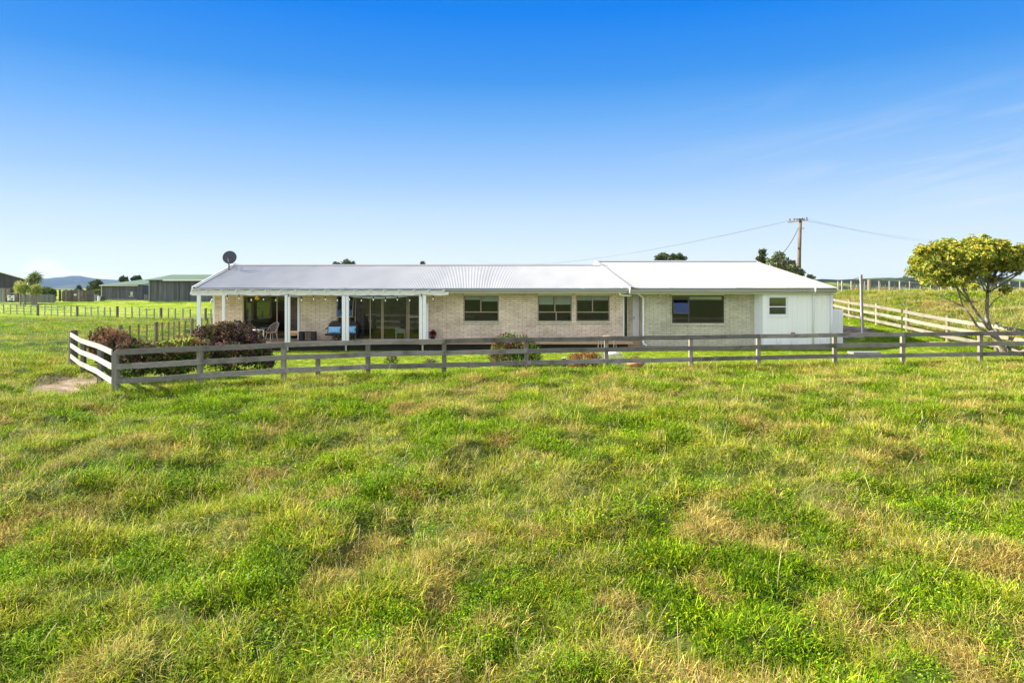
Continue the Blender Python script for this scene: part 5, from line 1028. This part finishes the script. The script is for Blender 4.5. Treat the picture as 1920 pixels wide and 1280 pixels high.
MB().box(xp-.20, xp-.1, Yp-.25, Yp-.12, Z(468, Yp), Z(464, Yp)).build('fuse_box', m_alud, t); MB().bar((xp+.15, Yp-.1, Z(428.5, Yp)), (xp+.45, Yp-.1, Z(428.5, Yp)), .05, .05).build('bracket', m_alud, t)
MB().tube([(xp-.19, Yp-.17, Z(466, Yp)), (xp-.20, Yp-.17, Z(445, Yp)), (xp-.1, Yp-.1, Z(430, Yp))], .012, 5).build('cable', m_wire, t)
def wirepath(p0, p1, sag, n=40): return [Vector(p0).lerp(Vector(p1), i/n)-Vector((0,0,sag*4*(i/n)*(1-i/n))) for i in range(n+1)]
def pl(label, pts, r): o = MB().tube(pts, r, 5).build('power_line', m_wire); tag(o, label, 'power line', 'overhead wires from the power pole')
for k, (p_, off) in enumerate(((tops[0], 0), (tops[1], .7))):
    pl(['upper wire from the pole running left over the house into the distance', 'lower wire from the pole running left over the house into the distance'][k], wirepath(p_, (X(880, 190)+off, 190, Z(489, 190)+off*.3), 2.4), .010)
for k, p_ in enumerate(tops[3:6]):
    pl(['nearest of the three thin wires leading right toward the leaning tree', 'middle of the three thin wires leading right toward the leaning tree', 'farthest of the three thin wires leading right toward the leaning tree'][k], wirepath(p_, (X(1800+6*k, 150), 150, Z(458-3*k, 150)), .6), .006)
pl('short dark service cable sagging steeply from the pole into the grey green tree', wirepath((xp-.1, Yp-.1, Z(427, Yp)), (X(1452, 57), 57, Z(487, 57)), .45, 14), .028)

# ------------------------------------------------------------------ hills
def hillmat(name, a, b_, sc, mid=None, th=(.42, .58)):
    m, nt, b = newmat(name); b.inputs['Roughness'].default_value = 1; b.inputs['Specular IOR Level'].default_value = 0
    g = N(nt, 'ShaderNodeNewGeometry'); n = N(nt, 'ShaderNodeTexNoise', Detail=9.0, Roughness=.65); n.inputs['Scale'].default_value = sc; mp = N(nt, 'ShaderNodeMapping'); mp.inputs['Scale'].default_value = (1, .35, 3)
    nt.links.new(g.outputs['Position'], mp.inputs[0]); nt.links.new(mp.outputs[0], n.inputs['Vector']); nt.links.new(ramp(nt, [(th[0], a), ((th[0]+th[1])/2, mid or a), (th[1], b_)], n.outputs[0]), b.inputs['Base Color']); return m
def hill(name, label, pxs, pys, Y, depth, mat, rough, base=-8, nx=420):
    px = np.linspace(pxs[0], pxs[-1], nx); top = Z(np.interp(px, pxs, pys), Y); x0 = X(px, Y); ny = 26; V = []
    for j in range(ny):
        t = j/(ny-1); y = Y-depth*(1-t)*1.0 if t <= 1 else Y; prof = ss(t)**.8; xx = x0*(y/Y)
        z = base+(top-base)*prof*(.86+.14*t)+rough*(fbm(xx, np.full(nx, y), depth/5, 91, 5)-.5)*2*min(1, 3*t)
        if t == 1: z = top+rough*.35*(fbm(xx, np.full(nx, y), depth/14, 92, 3)-.5)*2
        V.append(np.stack([xx, np.full(nx, y), z], 1))
    for j in range(1, 8):
        t = j/7; y = Y+depth*t; V.append(np.stack([x0*(y/Y), np.full(nx, y), top*(1-ss(t))+base*ss(t)], 1))
    V = np.stack(V); R_, C_ = V.shape[:2]; i = np.arange(R_*C_).reshape(R_, C_); Fq = np.stack([i[:-1, :-1], i[:-1, 1:], i[1:, 1:], i[1:, :-1]], -1).reshape(-1, 4)
    o = npmesh(name, V.reshape(-1, 3), Fq, mat, smooth=True); tag(o, label, None, kind='structure'); return o
hill('hills', 'scrubby olive and dark green ridge behind the right bank', [1380,1500,1540,1575,1600,1640,1700,1745,1800,1860,1890,1925,2000,2200], [532,527,523.5,524,523,522.5,521,522,524,523,521,525,527,535], 820, 380, hillmat('scrub_hill', (.018,.024,.014), (.13,.16,.045), .014, (.045,.06,.025), (.45, .56)), 2.2, -14)
hill('mountain', 'distant hazy blue wooded mountain on the left skyline', [-300,-120,0,50,75,90,105,120,135,150,165,180,200,225,270,340,430,560], [533,529,526,524,521.5,522,519.5,518.5,517,517.5,520.5,523,524,526,530,533,536,539], 4200, 1500, hillmat('bush_mountain', (.02,.03,.03), (.045,.06,.045), .004), 9, -30)
# scrub and small trees along the bank fence
for px_, py_, r, lb, cols in ((1604, 545, 7, 'rusty brown scrub bush beside the thin pole', [(.30,.15,.07),(.38,.24,.11)]), (1659, 544, 8, 'orange brown scrub bush behind the bank fence', [(.34,.18,.08),(.24,.20,.07)]), (1590, 549, 5, 'pale dry scrub behind the pole', [(.45,.30,.22),(.35,.25,.16)])):
    ftree(lb, 92, [(px_-3, py_, r*.7, r*.7), (px_+3, py_+1, r*.7, r*.6)], 800, .22, cols, (px_, py_+2), 'scrub bushes behind the bank fence', 'scrub_bush', cat='bush')
ftree('tiny flat topped tree alone on the right hill skyline', 815, [(1696, 519.3, 2.6, 1.3), (1699.5, 519, 2.2, 1.2)], 500, 1.0, DG, (1698, 520))

# ------------------------------------------------------------------ sky, sun, haze, camera
EL, AZD = math.radians(31), Vector((1, -.17, 0)).normalized()        # travel direction of the light on the ground
S = Vector((-AZD.x*math.cos(EL), -AZD.y*math.cos(EL), math.sin(EL)))
sl = bpy.data.lights.new('sun', 'SUN'); sl.energy = 5.0; sl.angle = math.radians(.53); sl.color = (1, .92, .76)
so = bpy.data.objects.new('sun', sl); COL.objects.link(so); so.rotation_euler = S.to_track_quat('Z', 'Y').to_euler(); so.location = (-30, 0, 40)
wd = bpy.data.worlds.new('World'); SC.world = wd; wd.use_nodes = True; nt = wd.node_tree; bg = nt.nodes['Background']
sky = N(nt, 'ShaderNodeTexSky'); sky.sky_type = 'NISHITA'; sky.sun_disc = False; sky.sun_elevation = EL; sky.sun_rotation = math.atan2(S.x, S.y); sky.air_density = 1.0; sky.dust_density = .6; sky.ozone_density = 2.0
tc = N(nt, 'ShaderNodeTexCoord'); sp = N(nt, 'ShaderNodeSeparateXYZ'); nt.links.new(tc.outputs['Generated'], sp.inputs[0])
gr = ramp(nt, [(0, (.90,.96,.98)), (.02, (.85,.94,.98)), (.055, (.73,.87,.97)), (.109, (.55,.75,.96)), (.154, (.37,.61,.96)), (.228, (.17,.45,.93)), (.291, (.05,.315,.87)), (.375, (.0,.225,.88)), (.5, (.02,.22,.70)), (.75, (.20,.36,.72)), (1, (.26,.38,.66))], sp.outputs[2])
gr = mixc(nt, gr, (2.22, 2.22, 2.2, 1), 1.0, 'MULTIPLY')
c = mixc(nt, sky.outputs[0], (.27, .30, .37, 1), 1.0, 'MULTIPLY'); c = mixc(nt, c, gr, .97)
# faint high wisps on the right, a low white cloud over the far mountain
def math_(op, a, b_=None):
    n = N(nt, 'ShaderNodeMath', operation=op)
    for i, v in enumerate((a, b_)):
        if v is None: continue
        if hasattr(v, 'node'): nt.links.new(v, n.inputs[i])
        else: n.inputs[i].default_value = v
    return n.outputs[0]
yv = math_('MAXIMUM', sp.outputs[1], .02); uu = math_('DIVIDE', sp.outputs[0], yv); vv = math_('DIVIDE', sp.outputs[2], yv)
cb = N(nt, 'ShaderNodeCombineXYZ'); nt.links.new(uu, cb.inputs[0]); nt.links.new(vv, cb.inputs[1])
m0 = N(nt, 'ShaderNodeMapping'); m0.inputs['Rotation'].default_value = (0, 0, math.radians(-14)); nt.links.new(cb.outputs[0], m0.inputs[0]); mp = N(nt, 'ShaderNodeMapping'); mp.inputs['Location'].default_value = (3.1, 7.7, 0); mp.inputs['Scale'].default_value = (2.6, 26, 1); nt.links.new(m0.outputs[0], mp.inputs[0])
nz = N(nt, 'ShaderNodeTexNoise', Detail=7.0, Roughness=.55, Distortion=.6); nz.inputs['Scale'].default_value = 1.0; nt.links.new(mp.outputs[0], nz.inputs['Vector'])
wis = ramp(nt, [(.46, (0,0,0)), (.70, (1,1,1))], nz.outputs[0])
def gauss(cu, su, cv, sv):
    a = math_('POWER', math_('ABSOLUTE', math_('DIVIDE', math_('SUBTRACT', uu, cu), su)), 2.0); b_ = math_('POWER', math_('ABSOLUTE', math_('DIVIDE', math_('SUBTRACT', vv, cv), sv)), 2.0)
    return math_('POWER', 2.718, math_('MULTIPLY', math_('ADD', a, b_), -1.0))
msk = math_('MULTIPLY', gauss(.70, .30, .185, .09), wis)
vl = math_('SUBTRACT', vv, math_('ADD', math_('MULTIPLY', math_('SUBTRACT', uu, .53), .165), .100)); sk = math_('POWER', 2.718, math_('MULTIPLY', math_('POWER', math_('ABSOLUTE', math_('DIVIDE', vl, .007)), 2.0), -1.0))
sk = math_('MULTIPLY', math_('MULTIPLY', sk, gauss(.70, .13, .13, .2)), ramp(nt, [(.35, (.2,.2,.2)), (.6, (1,1,1))], nz.outputs[0])); msk = math_('MAXIMUM', msk, sk)
c = mixc(nt, c, (1.75, 1.9, 2.02, 1), math_('MULTIPLY', msk, .46))
nz2 = N(nt, 'ShaderNodeTexNoise', Detail=6.0); nz2.inputs['Scale'].default_value = 26; nt.links.new(cb.outputs[0], nz2.inputs['Vector'])
cm = math_('ADD', gauss(-.685, .030, .026, .016), math_('MULTIPLY', gauss(-.64, .07, .016, .008), .9)); cm = math_('ADD', cm, math_('MULTIPLY', math_('SUBTRACT', nz2.outputs[0], .5), .5))
c = mixc(nt, c, (2.15, 2.15, 2.15, 1), ramp(nt, [(.28, (0,0,0)), (.62, (.95,.95,.95))], cm))
# added fill glow over the unseen sky behind the viewpoint, brightens shaded walls
back_fill = math_('MULTIPLY', ramp(nt, [(0, (0,0,0)), (.30, (0,0,0)), (.62, (1,1,1))], math_('ADD', math_('MULTIPLY', sp.outputs[1], -.5), .5)), ramp(nt, [(.0, (1,1,1)), (.55, (1,1,1)), (.95, (.3,.3,.3))], sp.outputs[2]))
c = mixc(nt, c, (2.9, 3.1, 3.5, 1), back_fill)
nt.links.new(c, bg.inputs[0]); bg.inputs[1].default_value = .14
if HAZE:
    hz, nth, b = newmat('pale_air'); nth.nodes.remove(b); v = N(nth, 'ShaderNodeVolumePrincipled'); v.inputs['Density'].default_value = HAZE; v.inputs['Color'].default_value = (.38,.58,1,1); v.inputs['Anisotropy'].default_value = .2
    nth.links.new(v.outputs[0], nth.nodes['Material Output'].inputs['Volume'])
    o = MB().box(-7200, 7200, -450, 7400, -140, 96).build('haze', hz); tag(o, 'faint blue haze over the distant land', None, kind='stuff')
cam = bpy.data.cameras.new('camera'); co = bpy.data.objects.new('camera', cam); COL.objects.link(co); SC.camera = co
co.location = (0, 0, H); co.rotation_euler = (math.pi/2, 0, 0); cam.sensor_width = 36; cam.lens = 24; cam.shift_y = -100/1920; cam.clip_end = 20000; cam.clip_start = .05
SC.view_settings.view_transform = 'Standard'; SC.view_settings.look = 'None'; SC.view_settings.exposure = 1.74; SC.view_settings.gamma = 1
SC.render.engine = 'CYCLES'; SC.cycles.max_bounces = 6; SC.cycles.transparent_max_bounces = 12; SC.cycles.volume_bounces = 0
